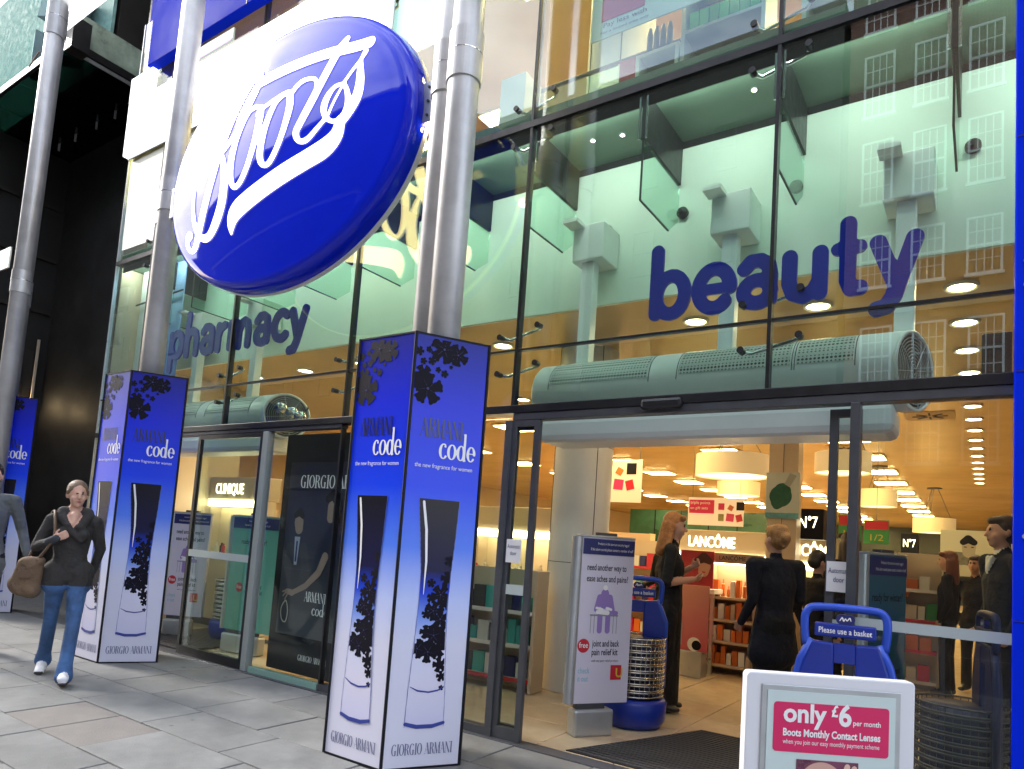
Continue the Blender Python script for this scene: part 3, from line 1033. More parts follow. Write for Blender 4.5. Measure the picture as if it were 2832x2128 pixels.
oval_half(1, -0.035).obj('front_shell', M_blue, sg, smooth=True)
oval_half(-1, -0.045 + 0.115).obj('back_shell', M_blue, sg, smooth=True)
m = MB()
N = 96
m.add([(SA * k * math.cos(2 * math.pi * j / N), y, SB_ + SB_ * k * math.sin(2 * math.pi * j / N)) for k, y in ((.985, .034), (1.006, .036), (1.006, .072), (.985, .074)) for j in range(N)],
      [(i * N + j, i * N + (j + 1) % N, ((i + 1) % 4) * N + (j + 1) % N, ((i + 1) % 4) * N + j) for i in range(4) for j in range(N)])
m.obj('rim_band', M_band, sg, smooth=False)
BOOTS = [
  [(-0.193, 0.772, 0.109), (-0.301, 0.715, 0.12), (-0.399, 0.585, 0.125), (-0.492, 0.416, 0.126), (-0.61, 0.149, 0.114), (-0.707, -0.094, 0.115), (-0.819, -0.344, 0.116), (-0.913, -0.541, 0.109), (-0.981, -0.65, 0.087), (-1.069, -0.663, 0.044), (-1.131, -0.594, 0.072), (-1.12, -0.526, 0.106), (-1.065, -0.528, 0.075)] ,
  [(-0.661, 0.119, 0.032), (-0.554, 0.065, 0.06), (-0.504, -0.076, 0.099), (-0.485, -0.216, 0.122), (-0.517, -0.378, 0.134), (-0.615, -0.526, 0.122), (-0.741, -0.61, 0.084), (-0.893, -0.571, 0.056), (-0.985, -0.448, 0.066), (-1.032, -0.297, 0.066), (-1.035, -0.136, 0.057)] ,
  [(-0.193, 0.772, 0.102), (-0.171, 0.638, 0.099), (-0.256, 0.446, 0.091), (-0.382, 0.247, 0.077), (-0.576, 0.114, 0.062)] ,
  [(-0.051, 0.362, 0.051), (-0.134, 0.408, 0.048), (-0.245, 0.375, 0.076), (-0.347, 0.203, 0.091), (-0.395, 0.014, 0.099), (-0.387, -0.156, 0.086), (-0.321, -0.265, 0.047), (-0.232, -0.245, 0.07), (-0.137, -0.121, 0.075), (-0.067, 0.074, 0.085), (-0.04, 0.247, 0.097), (-0.051, 0.362, 0.087)] ,
  [(0.316, 0.387, 0.055), (0.248, 0.401, 0.056), (0.148, 0.352, 0.072), (0.065, 0.183, 0.084), (0.03, 0.014, 0.091), (0.037, -0.109, 0.076), (0.098, -0.182, 0.045), (0.179, -0.163, 0.067), (0.267, -0.036, 0.07), (0.325, 0.121, 0.079), (0.35, 0.273, 0.087), (0.316, 0.387, 0.073)] ,
  [(-0.083, 0.326, 0.049), (0.035, 0.372, 0.045), (0.223, 0.409, 0.043)] ,
  [(0.325, 0.36, 0.058), (0.417, 0.441, 0.058), (0.517, 0.455, 0.041), (0.615, 0.422, 0.034), (0.638, 0.352, 0.039)] ,
  [(0.88, 0.705, 0.066), (0.829, 0.639, 0.086), (0.728, 0.445, 0.092), (0.615, 0.236, 0.093), (0.515, 0.081, 0.088), (0.47, 0.001, 0.076), (0.516, -0.082, 0.043), (0.606, -0.093, 0.056), (0.697, -0.035, 0.051), (0.784, 0.03, 0.042)] ,
  [(1.136, 0.593, 0.104), (0.969, 0.602, 0.1), (0.669, 0.636, 0.101), (0.304, 0.656, 0.108), (-0.035, 0.659, 0.113), (-0.185, 0.642, 0.087)] ,
  [(0.879, 0.713, 0.036), (0.877, 0.675, 0.049)] ,
  [(1.111, 0.517, 0.057), (1.079, 0.457, 0.038), (1.017, 0.39, 0.034), (0.95, 0.308, 0.034)] ,
  [(0.949, 0.286, 0.034), (0.855, 0.287, 0.043), (0.79, 0.226, 0.07), (0.762, 0.143, 0.072), (0.788, 0.052, 0.044), (0.874, -0.009, 0.035), (0.965, 0.005, 0.054), (1.01, 0.095, 0.062), (0.99, 0.205, 0.047), (0.945, 0.288, 0.033)] ,
  [(0.93, 0.27, 0.024), (0.862, 0.157, 0.029), (0.813, 0.052, 0.029)] ,
  [(1.083, 0.471, 0.02), (1.089, 0.38, 0.06), (1.106, 0.255, 0.083), (1.093, 0.142, 0.101), (1.031, 0.044, 0.107), (0.95, -0.035, 0.102)] ,
  [(0.948, -0.019, 0.092), (0.921, -0.13, 0.142), (0.816, -0.205, 0.174), (0.619, -0.256, 0.171), (0.356, -0.311, 0.175), (0.08, -0.377, 0.178), (-0.161, -0.442, 0.184), (-0.295, -0.494, 0.18), (-0.343, -0.566, 0.128), (-0.347, -0.664, 0.028)] ,
]
bs = [smooth_path(s, 5) for s in BOOTS]
gap = 0.007


def fw(x, z):
    return -dome(math.sqrt(sgd(x, z))) - gap


fl_ = stroke_shape(bs, .017, warp=lambda x, z: fw(x, z))
fl_.v = [(x, y, z + SB_) for x, y, z in fl_.v]
fl_.obj('lettering', M_signwhite, sg, smooth=True)
bk = stroke_shape(bs, .02, warp=lambda x, z: fw(x, z))
bk.v = [(-x, -y, z + SB_) for x, y, z in bk.v]
bk.obj('rear_lettering', pm('rear cream lettering', (0.85, 0.76, 0.5), 0.3, emit=((1, 0.80, 0.38), 1.9)), sg, smooth=True)
for x0, x1 in ((SA - .12, SA + .24), (-SA - .22, -SA + .12)):
    b = MB().box(x0, x1, .0, .10, SB_ - .12, SB_ + .20).obj('bracket', M_alu, sg, bev=0.01)
    for i in range(3):
        for j in range(2):
            MB().tube([((SA + .04 + j * .06) * (1 if x0 > 0 else -1), -.012, SB_ - .07 + i * .11), ((SA + .04 + j * .06) * (1 if x0 > 0 else -1), .0, SB_ - .07 + i * .11)], .010, 8).obj('bolt', M_grey, b)
MB().ball((SA + .02, .05, SB_ - .145), .02).obj('pilot_lamp', L_down, sg)

# ================================================================== advert columns (six-sided, round the pipe bases)
AD_H = 2.67
AD_STOPS = [(0.0, (0.70, 0.69, 0.82)), (0.28, (0.66, 0.67, 0.84)), (0.38, (0.50, 0.58, 0.92)), (0.50, (0.09, 0.22, 0.90)), (0.64, (0.003, 0.050, 0.86)), (0.84, (0.002, 0.016, 0.68)), (1.0, (0.003, 0.006, 0.26))]
M_ad = ramp_mat('advert print', AD_STOPS, 'Z', 0, AD_H, rough=0.30)
M_ad.node_tree.nodes['Principled BSDF'].inputs['Specular IOR Level'].default_value = 0.3
M_bottle = ramp_mat('printed bottle', [(0.0, (0.62, 0.62, 0.84)), (0.16, (0.70, 0.68, 0.84)), (0.34, (0.66, 0.68, 0.88)), (0.47, (0.20, 0.32, 0.80)), (0.58, (0.02, 0.06, 0.62)), (0.68, (0.015, 0.015, 0.06)), (1.0, (0.014, 0.013, 0.018))], 'Z', 0.25, 1.64, rough=0.22)
M_bottle.node_tree.nodes['Principled BSDF'].inputs['Specular IOR Level'].default_value = 0.15
M_bline = pm('bottle outline ink', (0.10, 0.13, 0.42), 0.3)
M_bbase = pm('bottle base ink', (0.03, 0.05, 0.3), 0.3)
M_flower = pm('black floral ink', (0.006, 0.005, 0.012), 0.5, spec=0.12)
M_floral2 = pm('violet floral ink', (0.05, 0.045, 0.16), 0.4, spec=0.2)
M_dkname = pm('dark blue lettering ink', (0.008, 0.012, 0.10), 0.3)
M_nameink = pm('slate lettering ink', (0.16, 0.17, 0.30), 0.4)


def flower(cx, cz, r, rot=0.0, n=5):
    """petal discs round a middle, as strokes"""
    s = [[(cx, cz, r * 0.9)]]
    for k in range(n):
        a = rot + 2 * math.pi * k / n
        s.append([(cx + r * .45 * math.cos(a), cz + r * .45 * math.sin(a), r * .55), (cx + r * .66 * math.cos(a), cz + r * .66 * math.sin(a), r * .62)])
        for e in (-.30, .04, .34):
            s.append([(cx + r * .86 * math.cos(a + e), cz + r * .86 * math.sin(a + e), r * random.uniform(.20, .30))])
    return s


PW = 0.5


def ad_prints():
    """the printed pieces of one face: list of (name, mesh); face spans x 0..PW, z 0..AD_H, looking along -y"""
    out = []
    random.seed(3)
    fs = flower(.10, 2.33, .105, .3) + flower(.065, 2.42, .06, .9) + flower(.19, 2.595, .095, .1) + flower(.285, 2.575, .075, .8) + flower(.03, 2.36, .06)
    for cx, cz, r in ((.06, 2.5, .024), (.115, 2.51, .028), (.16, 2.46, .02), (.205, 2.44, .026), (.03, 2.56, .03), (.09, 2.58, .022), (.245, 2.49, .014)):
        fs += flower(cx, cz, r)
    lim = lambda X, Y: np.maximum(np.maximum(seg_field(fs, X, Y), .012 - X), np.maximum(X - PW + .012, Y - AD_H + .015))
    out.append(('printed_flower', flat_shape(lim, (0, .4, 2.15, AD_H), .0045, -.0022).mesh('printed_flower', M_flower)))
    # bottle
    prof = [(.25, .122, .375), (.45, .128, .368), (.6, .136, .358), (.8, .146, .348), (1.0, .153, .344), (1.2, .150, .350), (1.4, .130, .362), (1.55, .112, .368), (1.64, .104, .372)]
    m = MB()
    n = len(prof)
    m.add([(a, -.0022, z) for z, a, b in prof] + [(b, -.0022, z) for z, a, b in prof], [(i, i + n, i + n + 1, i + 1) for i in range(n - 1)])
    out.append(('printed_bottle', m.mesh('printed_bottle', M_bottle)))
    ls = [[(a, z, .004) for z, a, b in prof], [(b, z, .004) for z, a, b in prof]]
    out.append(('bottle_outline', stroke_shape(ls, .004, -.0034).mesh('bottle_outline', M_bline)))
    out.append(('bottle_highlight', stroke_shape([[(.135, 1.62, .016), (.165, 1.45, .017), (.180, 1.25, .014), (.178, 1.05, .004)]], .004, -.0044).mesh('bottle_highlight', M_whiteink)))
    out.append(('bottle_base', stroke_shape([[(.128, .268, .022), (.20, .250, .024), (.30, .250, .024), (.372, .268, .02)], [(.14, .49, .004), (.19, .465, .01), (.26, .455, .01), (.32, .465, .01), (.36, .49, .004)]], .004, -.0046).mesh('bottle_base', M_bbase)))
    fs2 = []
    for cx, cz, r in ((.165, .72, .062), (.235, .70, .07), (.215, .82, .045), (.265, .80, .07), (.30, .72, .06), (.205, .93, .03), (.25, .95, .06), (.30, .90, .07), (.235, 1.03, .035), (.29, 1.05, .065), (.325, 1.0, .05), (.225, 1.12, .03), (.33, 1.15, .05), (.335, 1.26, .035), (.32, .62, .05), (.335, .55, .035), (.315, .8, .06), (.34, .48, .018)):
        fs2 += flower(cx, cz, r, random.random() * 3)

    def lim2(X, Y):
        hi = np.interp(Y, [p[0] for p in prof], [p[2] for p in prof])
        lo = np.interp(Y, [p[0] for p in prof], [p[1] for p in prof])
        return np.maximum(np.maximum(seg_field(fs2, X, Y), X - hi + .006), lo + .004 - X)
    out.append(('printed_flower', flat_shape(lim2, (.1, .40, .42, 1.35), .0045, -.0036).mesh('printed_flower', M_flower)))
    ds = []
    for cx, cz, r in ((.10, 2.33, .105), (.19, 2.595, .095), (.285, 2.575, .075), (.165, .72, .062), (.235, .70, .07), (.265, .80, .07), (.25, .95, .06), (.30, .90, .07), (.29, 1.05, .065)):
        for k in range(5):
            a = 2 * math.pi * k / 5 + cx * 20
            ds.append([(cx + r * .18 * math.cos(a), cz + r * .18 * math.sin(a), .0026), (cx + r * .62 * math.cos(a + .1), cz + r * .62 * math.sin(a + .1), .0016)])
        ds.append([(cx, cz, r * .16)])
    out.append(('flower_vein', stroke_shape(ds, .0028, -.0056).mesh('flower_vein', M_floral2)))
    # lettering
    out.append(('lettering', stroke_shape(word_strokes('ARMANI', SERIF, .075, 2.03, .115, .285), .0032, -.0028).mesh('lettering', M_dkname)))
    out.append(('lettering', stroke_shape(word_strokes('code', SERIF, .205, 1.90, .15, .245), .0035, -.0040).mesh('lettering', M_whiteink)))
    out.append(('lettering', stroke_shape(word_strokes('GIORGIO ARMANI', SERIF, .055, .085, .066, .39), .0028, -.0028).mesh('lettering', M_nameink)))
    return out


AD_PRINTS = ad_prints()
AD_PANEL = {}


AD_PLAN = [(-.25, -.433), (.25, -.433), (.5, 0), (-.10, .19), (-.42, -.10)]


def ad_column(cx, cy, h, label):
    """five-sided box round the pipe bases: front face, right face, three blank rear faces"""
    t = thing('advert_column', label, 'advert column', (cx, cy, 0), 0, 'blue perfume advert columns')
    n = len(AD_PLAN)
    for k in range(n):
        p0 = Vector((*AD_PLAN[k], 0))
        p1 = Vector((*AD_PLAN[(k + 1) % n], 0))
        d = p1 - p0
        L = d.length
        key = round(L, 3)
        if key not in AD_PANEL:
            AD_PANEL[key] = MB().box(.006, L - .006, 0, .02, 0.012, AD_H).mesh('panel', M_ad)
        a = math.atan2(d.y, d.x)
        pn = link('panel', AD_PANEL[key], t, p0)
        pn.rotation_euler = (0, 0, a)
        pn.scale = (1, 1, h / AD_H)
        MB().tube([(p0.x, p0.y, 0.004), (p0.x, p0.y, h + .012)], .0105, 8).obj('edge_trim', M_ink, t)
        MB().box(0.008, L - .008, -.004, .022, 0, .0118).obj('foot_trim', M_ink, t, loc=p0, rz=a)
        MB().box(0.008, L - .008, -.004, .022, h + .002, h + .012).obj('top_trim', M_ink, t, loc=p0, rz=a)
        if k in (0, 1):
            for nm, me in AD_PRINTS:
                link(nm, me, pn)
            put_text('the new fragrance for women', M_whiteink, pn, .055, 1.835, -.0028, width=.385, height=.028)
    MB().prism([(x * .96, y * .96) for x, y in AD_PLAN], h - .03, h - .01).obj('lid', M_ink, t)
    return t


ad_column(-3.195, 3.555, 2.67, 'blue perfume advert column nearest the camera, filling the picture height')
ad_column(-7.167, 3.80, 2.82, 'blue perfume advert column just behind the walking woman')
ad_column(-11.30, 4.06, 2.92, 'blue perfume advert column cut by the edge behind the man in grey')

# ================================================================== buildings across the road (seen mirrored in the glass and the oval sign)
def brick_mat():
    m = bpy.data.materials.new('red brick')
    m.use_nodes = True
    n, l = m.node_tree.nodes, m.node_tree.links
    b = n['Principled BSDF']
    b.inputs['Roughness'].default_value = 0.85
    t = n.new('ShaderNodeTexCoord')
    mp_ = n.new('ShaderNodeMapping')
    mp_.inputs['Rotation'].default_value = (math.radians(90), 0, 0)
    br_ = n.new('ShaderNodeTexBrick')
    br_.inputs['Scale'].default_value = 1.0
    br_.inputs['Brick Width'].default_value = 0.225
    br_.inputs['Row Height'].default_value = 0.075
    br_.inputs['Mortar Size'].default_value = 0.006
    br_.inputs['Color1'].default_value = (0.23, 0.085, 0.05, 1)
    br_.inputs['Color2'].default_value = (0.16, 0.062, 0.042, 1)
    br_.inputs['Mortar'].default_value = (0.3, 0.27, 0.23, 1)
    l.new(t.outputs['Object'], mp_.inputs[0])
    l.new(mp_.outputs[0], br_.inputs['Vector'])
    l.new(br_.outputs['Color'], b.inputs['Base Color'])
    return m


M_brick = brick_mat()
M_stone = pm('pale limestone', (0.24, 0.225, 0.19), 0.8, noise=(0.6, 0.15))
M_soot = pm('sooty stone', (0.075, 0.07, 0.062), 0.85, noise=(0.5, 0.3))
M_sash = pm('white sash paint', (0.86, 0.86, 0.84), 0.45)
M_winglass = pm('dark window glass', (0.16, 0.19, 0.20), 0.08, coat=1.0)
M_roof = pm('slate roof', (0.10, 0.10, 0.11), 0.7, noise=(3, 0.2))


def window_meshes(w, h, cols, rows, sash=None):
    m = MB()
    f = .07
    m.box(-w / 2, -w / 2 + f, -.05, .06, 0, h).box(w / 2 - f, w / 2, -.05, .06, 0, h)
    m.box(-w / 2 + f, w / 2 - f, -.05, .06, h - f, h).box(-w / 2 - .05, w / 2 + .05, -.10, .06, -.09, 0)
    m.box(-w / 2 + f, w / 2 - f, -.04, .06, 0, f * .8)
    m.box(-w / 2 + f, w / 2 - f, -.03, .05, h / 2 - .035, h / 2 + .035)
    iw = w - 2 * f
    for k in range(1, cols):
        x = -w / 2 + f + iw * k / cols
        m.box(x - .016, x + .016, -.02, .05, f * .8 + .001, h / 2 - .036)
        m.box(x - .016, x + .016, -.02, .05, h / 2 + .036, h - f - .001)
    for k in range(1, rows):
        for z0, z1 in ((f * .8, h / 2 - .035), (h / 2 + .035, h - f)):
            z = z0 + (z1 - z0) * k / rows
            m.box(-w / 2 + f + .001, w / 2 - f - .001, -.018, .048, z - .014, z + .014)
    fr = m.mesh('window', sash or M_sash)
    gl = MB().box(-w / 2 + f, w / 2 - f, .02, .035, f * .8, h - f).mesh('pane', M_winglass)
    return fr, gl


def terrace(name_label, x0, x1, h, wall_mat, cols, rows, depth=12.0, y=-18.6, sash=None, shop=4.4):
    t = thing('terrace_building', name_label, 'building', ((x0 + x1) / 2, y, 0), math.pi, 'buildings across the road')
    W_ = x1 - x0
    w = MB().box(-W_ / 2, W_ / 2, 0, depth, shop, h).obj('wall', wall_mat, t)
    MB().box(-W_ / 2, W_ / 2, .25, depth, -.15, shop - .002).obj('shop_storey', pm('shop storey', (0.10, 0.10, 0.11), 0.4, noise=(0.7, 0.4)), t)
    MB().box(-W_ / 2, W_ / 2, -.12, .24, shop - .75, shop - .01).obj('shop_fascia', M_stone, t)
    MB().box(-W_ / 2, W_ / 2, -.28, .1, h - .5, h + .05).obj('cornice', M_stone, t)
    MB().box(-W_ / 2, W_ / 2, -.10, .1, 10.55, 10.95).obj('string_course', M_stone, t) if h > 12 else None
    MB().yz([(.4, h + .051), (depth / 2, h + 2.4), (depth - .4, h + .051)], -W_ / 2 + .1, W_ / 2 - .1).obj('roof', M_roof, t)
    cache = {}
    for z, hh, c, r in rows:
        if (hh, c, r) not in cache:
            cache[(hh, c, r)] = window_meshes(1.02, hh, c, r, sash)
        fr, gl = cache[(hh, c, r)]
        for x in cols:
            lx = -(x - (x0 + x1) / 2)
            wi = link('window', fr, t, (lx, -.005, z))
            link('pane', gl, wi)
    return t


# the object's local -y side faces the road once turned half round
cols_mid = [-0.06 + 1.64 * k for k in range(-2, 7)]
rows_mid = [(18.0, 2.38, 4, 2), (14.66, 2.36, 4, 2), (11.45, 2.0, 4, 2), (7.95, 2.2, 4, 2), (5.2, 2.1, 4, 2), (21.3, 2.0, 4, 2), (24.2, 1.7, 4, 2)]
terrace('tall red brick building with white sash windows, mirrored in the right panes', -4.35, 11.2, 27.5, M_brick, cols_mid, rows_mid)
terrace('long soot-dark stone building across the road beyond the brick one', -62, -4.6, 23.0, M_soot, [-60 + 3.4 * k for k in range(16)], [(5.6, 2.1, 2, 1), (9.6, 2.0, 2, 1), (13.6, 2.0, 2, 1), (17.6, 2.0, 2, 1)], sash=M_roof)
terrace('pale stone corner building across the road, mirrored at the frame edge', 11.5, 37, 19.0, M_stone, [13.0 + 2.3 * k for k in range(10)], [(5.2, 2.1, 3, 2), (8.4, 2.0, 3, 2), (11.6, 2.0, 3, 2), (14.8, 2.0, 3, 2)])

# ================================================================== the dark neighbour round the forecourt
nb = thing('dark_building', 'almost black panelled building wrapped round the shaded forecourt', 'building', (-16.5, 8, 0))
MB().box(-16.4, -16.0, 3.0, 6.9, 0, 8.74).obj('wall', M_dark, nb, world=True)
MB().box(-15.99, -9.45, 6.06, 6.30, 0, 16).obj('rear_wall', M_dark, nb, world=True)
MB().box(-9.50, -9.425, 4.30, 6.05, 0, 16).obj('side_wall', M_dark, nb, world=True)
MB().box(-26, -12.06, 5.0, 12.0, 9.36, 16).obj('upper_block', M_dark, nb, world=True)
for y0, y1 in ((3.2, 4.5), (4.6, 5.82)):
    d = MB().box(-15.995, -15.95, y0, y1, .05, 4.6).obj('door', M_dark2, nb, world=True, bev=0.01)
    MB().box(-15.948, -15.93, y0 + .15, y1 - .15, .35, 2.1).obj('panel', M_dark, d, world=True, bev=0.01)
    MB().box(-15.948, -15.93, y0 + .15, y1 - .15, 2.4, 4.3).obj('panel', M_dark, d, world=True, bev=0.01)
    MB().tube([(-15.9, y1 - .3, 1.5), (-15.9, y1 - .3, 1.85)], .02, 8).obj('handle', M_chrome, d, world=True)
MB().box(-15.94, -15.90, 5.84, 5.88, 3.5, 4.85).obj('door_edge_strip', pm('pale strip', (0.5, 0.42, 0.33), 0.5), nb, world=True)
for y, z in ((5.4, 3.55), (5.6, 3.55)):
    MB().ball((-15.9, y, z), .05).obj('wall_lamp', L_down, nb, world=True)
for z in (5.4, 6.5, 7.6):
    MB().box(-15.99, -15.94, 3.2, 6.0, z, z + .08).obj('cladding_rib', M_dark2, nb, world=True)
# glass canopy over the forecourt
can = thing('glass_canopy', 'dark green glass canopy with clamped panels over the forecourt', 'canopy', (-17, 6.5, 8.77))
for i in range(5):
    for j in range(3):
        MB().box(-13.55 - i * 1.55 + .01, -12.0 - i * 1.55 - .01, 4.30 + j * 1.3 + .01, 5.60 + j * 1.3 - .01, 8.76, 8.78).obj('glass_panel', G_can, can, world=True)
        for dx in (.35, 1.2):
            MB().tube([(-12.0 - i * 1.55 - dx, 5.6 + j * 1.3, 8.62), (-12.0 - i * 1.55 - dx, 5.6 + j * 1.3, 8.84)], .022, 8).obj('clamp', M_alu, can, world=True)
MB().box(-20, -11.96, 4.24, 4.295, 8.70, 8.82).obj('front_beam', M_black, can, world=True)
MB().box(-11.99, -11.93, 4.3, 8.3, 8.70, 8.82).obj('side_beam', M_black, can, world=True)
MB().box(-11.985, -11.965, 4.3, 8.3, 8.63, 8.69).obj('edge_strip', M_alu, can, world=True)
MB().box(-20, -12, 8.25, 8.3, 8.3, 9.3).obj('rear_beam', M_dark, can, world=True)
t = thing('marble_screen', 'veined pale glass screen on the side of the canopy', 'screen', (-12.0, 4.9, 8.83))
MB().box(-12.02, -11.99, 4.44, 5.46, 8.83, 9.34).obj('slab', pm('veined glass', (0.30, 0.38, 0.32), 0.3, noise=(2.4, 0.45)), t, world=True)
t = thing('fascia_sign', 'bright white projecting sign box above the dark canopy', 'sign', (-11.4, 4.2, 8.9))
MB().box(-12.05, -9.9, 4.16, 4.23, 8.90, 10.6).obj('face', M_lit, t, world=True)
MB().box(-12.07, -12.052, 4.16, 4.35, 8.88, 10.6).obj('side', pm('lilac side', (0.6, 0.58, 0.7), 0.5), t, world=True)
MB().box(-12.0, -11.75, 4.24, 4.5, 8.6, 9.1).obj('hanger', M_black, t, world=True)
MB().tube([(-11.9, 4.2, 8.75), (-11.95, 4.1, 8.5), (-12.1, 3.95, 8.42), (-12.25, 3.9, 8.2)], .012, 8).obj('cable', pm('tan cable', (0.35, 0.25, 0.18), 0.6), t, world=True)
t = thing('display_window', 'pale first-floor window display of faceted white boxes over the canopy', 'window', (-16, 4.3, 8.9))
MB().box(-20, -12.1, 4.31, 4.33, 8.86, 12).obj('pane', glass_mat('display glass', (0.9, 0.98, 0.97), 0.0, 0.0), t, world=True)
MB().box(-20, -12.1, 4.9, 4.95, 8.86, 12).obj('backdrop', pm('pale mint backdrop', (0.16, 0.28, 0.27), 0.7, noise=(8, 0.25), spec=0.1), t, world=True)
for (x, z, a, w, h) in ((-13.05, 9.05, .4, .55, .5), (-13.9, 9.0, -.3, .6, .7), (-12.9, 9.75, .9, .5, .45), (-13.6, 9.95, .2, .5, .5)):
    mbx = MB().prism([(-w / 2, -.15), (w / 2, -.15), (w * .35, .2), (-w * .4, .2)], 0, h)
    mbx.xf(Matrix.Translation((x, 4.6, z)) @ Matrix.Rotation(a, 4, 'Z') @ Matrix.Rotation(.25, 4, 'Y'))
    mbx.obj('display_box', pm('white card', (0.40, 0.42, 0.46), 0.6, spec=0.1), t, world=True, bev=0.01)

ORD = ['first', 'second', 'third', 'fourth', 'fifth', 'sixth', 'seventh', 'eighth', 'ninth', 'tenth', 'eleventh', 'twelfth', 'thirteenth', 'fourteenth', 'fifteenth', 'sixteenth']

# ================================================================== warm-air curtains over the entrances
M_heat = pm('white heater shell', (0.87, 0.90, 0.88), 0.4, noise=(2, 0.04))


def perf_mat():
    m = bpy.data.materials.new('perforated steel')
    m.use_nodes = True
    n, l = m.node_tree.nodes, m.node_tree.links
    b = n['Principled BSDF']
    b.inputs['Roughness'].default_value = 0.4
    t = n.new('ShaderNodeTexCoord')
    v = n.new('ShaderNodeTexVoronoi')
    v.inputs['Scale'].default_value = 42
    v.inputs['Randomness'].default_value = 0.0
    r = n.new('ShaderNodeValToRGB')
    r.color_ramp.elements[0].position = 0.30
    r.color_ramp.elements[0].color = (0.02, 0.025, 0.02, 1)
    r.color_ramp.elements[1].position = 0.38
    r.color_ramp.elements[1].color = (0.55, 0.60, 0.56, 1)
    l.new(t.outputs['Object'], v.inputs['Vector'])
    l.new(v.outputs['Distance'], r.inputs['Fac'])
    l.new(r.outputs['Color'], b.inputs['Base Color'])
    return m


M_perf = perf_mat()


def heater(x0, x1, label, grilles, posts, y=4.71, z=2.60, r=.245):
    t = thing('air_curtain', label, 'heater', ((x0 + x1) / 2, y, z - r), 0, 'warm air curtains')
    L = x1 - x0
    seg = 40
    SL = .33
    m = MB()
    vs, fs = [], []
    for x, k in ((-L / 2, .9), (-L / 2 + .03, 1.0), (L / 2 - .03, 1.0), (L / 2, .985)):
        for j in range(seg):
            a = 2 * math.pi * j / seg
            vs.append((x + (SL * r * k * math.cos(a) if x > 0 else 0), r * k * math.cos(a), r + r * k * math.sin(a)))
    for i in range(3):
        for j in range(seg):
            fs.append((i * seg + j, i * seg + (j + 1) % seg, (i + 1) * seg + (j + 1) % seg, (i + 1) * seg + j)[::-1])
    fs.append(tuple(range(seg)))
    m.add(vs, fs).obj('shell', M_heat, t, smooth=True)
    MB().add([(L / 2 - .02 + SL * r * .95 * math.cos(2 * math.pi * j / seg), r * .95 * math.cos(2 * math.pi * j / seg), r + r * .95 * math.sin(2 * math.pi * j / seg)) for j in range(seg)], [tuple(range(seg))]).obj('end_disc', pm('dark void', (0.05, 0.06, 0.055), 0.7), t)
    g_ = MB()
    for k in range(1, 12):
        rr = r * .95 * k / 11.5
        g_.tube([(L / 2 + .004 + SL * rr * math.cos(2 * math.pi * j / 28), rr * math.cos(2 * math.pi * j / 28), r + rr * math.sin(2 * math.pi * j / 28)) for j in range(28)], .0032, 5, closed=True)
    for k in range(8):
        a = math.pi / 4 * k + .2
        g_.tube([(L / 2 + .009 + SL * .02 * math.cos(a), .02 * math.cos(a), r + .02 * math.sin(a)), (L / 2 + .009 + SL * r * .95 * math.cos(a), r * .95 * math.cos(a), r + r * .95 * math.sin(a))], .004, 5)
    g_.obj('end_grille', pm('grey grille wire', (0.45, 0.48, 0.47), 0.4), t)
    MB().tube([(L / 2 + .004 + SL * r * .97 * math.cos(2 * math.pi * j / 40), r * .97 * math.cos(2 * math.pi * j / 40), r + r * .97 * math.sin(2 * math.pi * j / 40)) for j in range(40)], .011, 8, closed=True).obj('end_ring', M_heat, t, smooth=True)
    for gx0, gx1 in grilles:
        vs, fs = [], []
        nn = 10
        for x in (gx0, gx1):
            for j in range(nn + 1):
                a = math.radians(172 - j * 9.2)
                vs.append((x - (x0 + x1) / 2, (r + .003) * math.cos(a), r + (r + .003) * math.sin(a)))
        for j in range(nn):
            fs.append((j, j + 1, nn + 2 + j, nn + 1 + j)[::-1])
        MB().add(vs, fs).obj('perforated_grille', M_perf, t, smooth=True)
        for x in (gx0 - .012, gx1 + .012):
            MB().tube([(x - (x0 + x1) / 2, (r + .001) * math.cos(math.radians(180 - 10 * j)), r + (r + .001) * math.sin(math.radians(180 - 10 * j))) for j in range(10)], .003, 5).obj('seam', M_grey, t)
    MB().box(-L / 2 + .06, L / 2 - .08, -.20, .20, -.155, .035).obj('outlet', M_heat, t, bev=0.05)
    for px in posts:
        lx = px - (x0 + x1) / 2
        zz = 3.70 - (z - r)
        MB().box(lx - .055, lx + .055, .02, .12, 2 * r - .03, zz).obj('hanger', M_heat, t, bev=0.008)
        bx = MB().box(lx - .13, lx + .15, -.02, .264, zz + .001, zz + .30).obj('hanger_box', M_heat, t, bev=0.01)
        MB().box(lx - .15, lx - .02, -.16, -.021, zz + .27, zz + .30).obj('hanger_arm', M_heat, t)
    return t


heater(-2.96, -0.36, 'white tubular air curtain with perforated top above the open beauty entrance', [(-2.78, -1.98), (-1.75, -1.02), (-.98, -.66)], (-2.66, -1.52, -.42))
heater(-8.6, -6.25, 'white tubular air curtain above the pharmacy entrance', [(-8.4, -7.6), (-7.4, -6.6)], (-8.2, -7.0))
# small spot heads clustered at the end of the far heater
for i, (x, z) in enumerate(((-6.10, 2.66), (-5.92, 2.60), (-5.78, 2.55))):
    t = thing('spot_lamp', 'chrome spotlight head, %s of the cluster beside the far air curtain' % ('nearest', 'middle', 'outermost')[i], 'lamp', (x, 4.55, z), 0, 'chrome spotlights by the far air curtain')
    MB().tube([(0, 0, 0), (.05, -.08, -.03)], [.045, .06], 14).obj('head', M_chrome, t, smooth=True)
    MB().tube([(0, .02, 0), (0, .06, .1)], .01, 8).obj('stalk', M_grey, t)
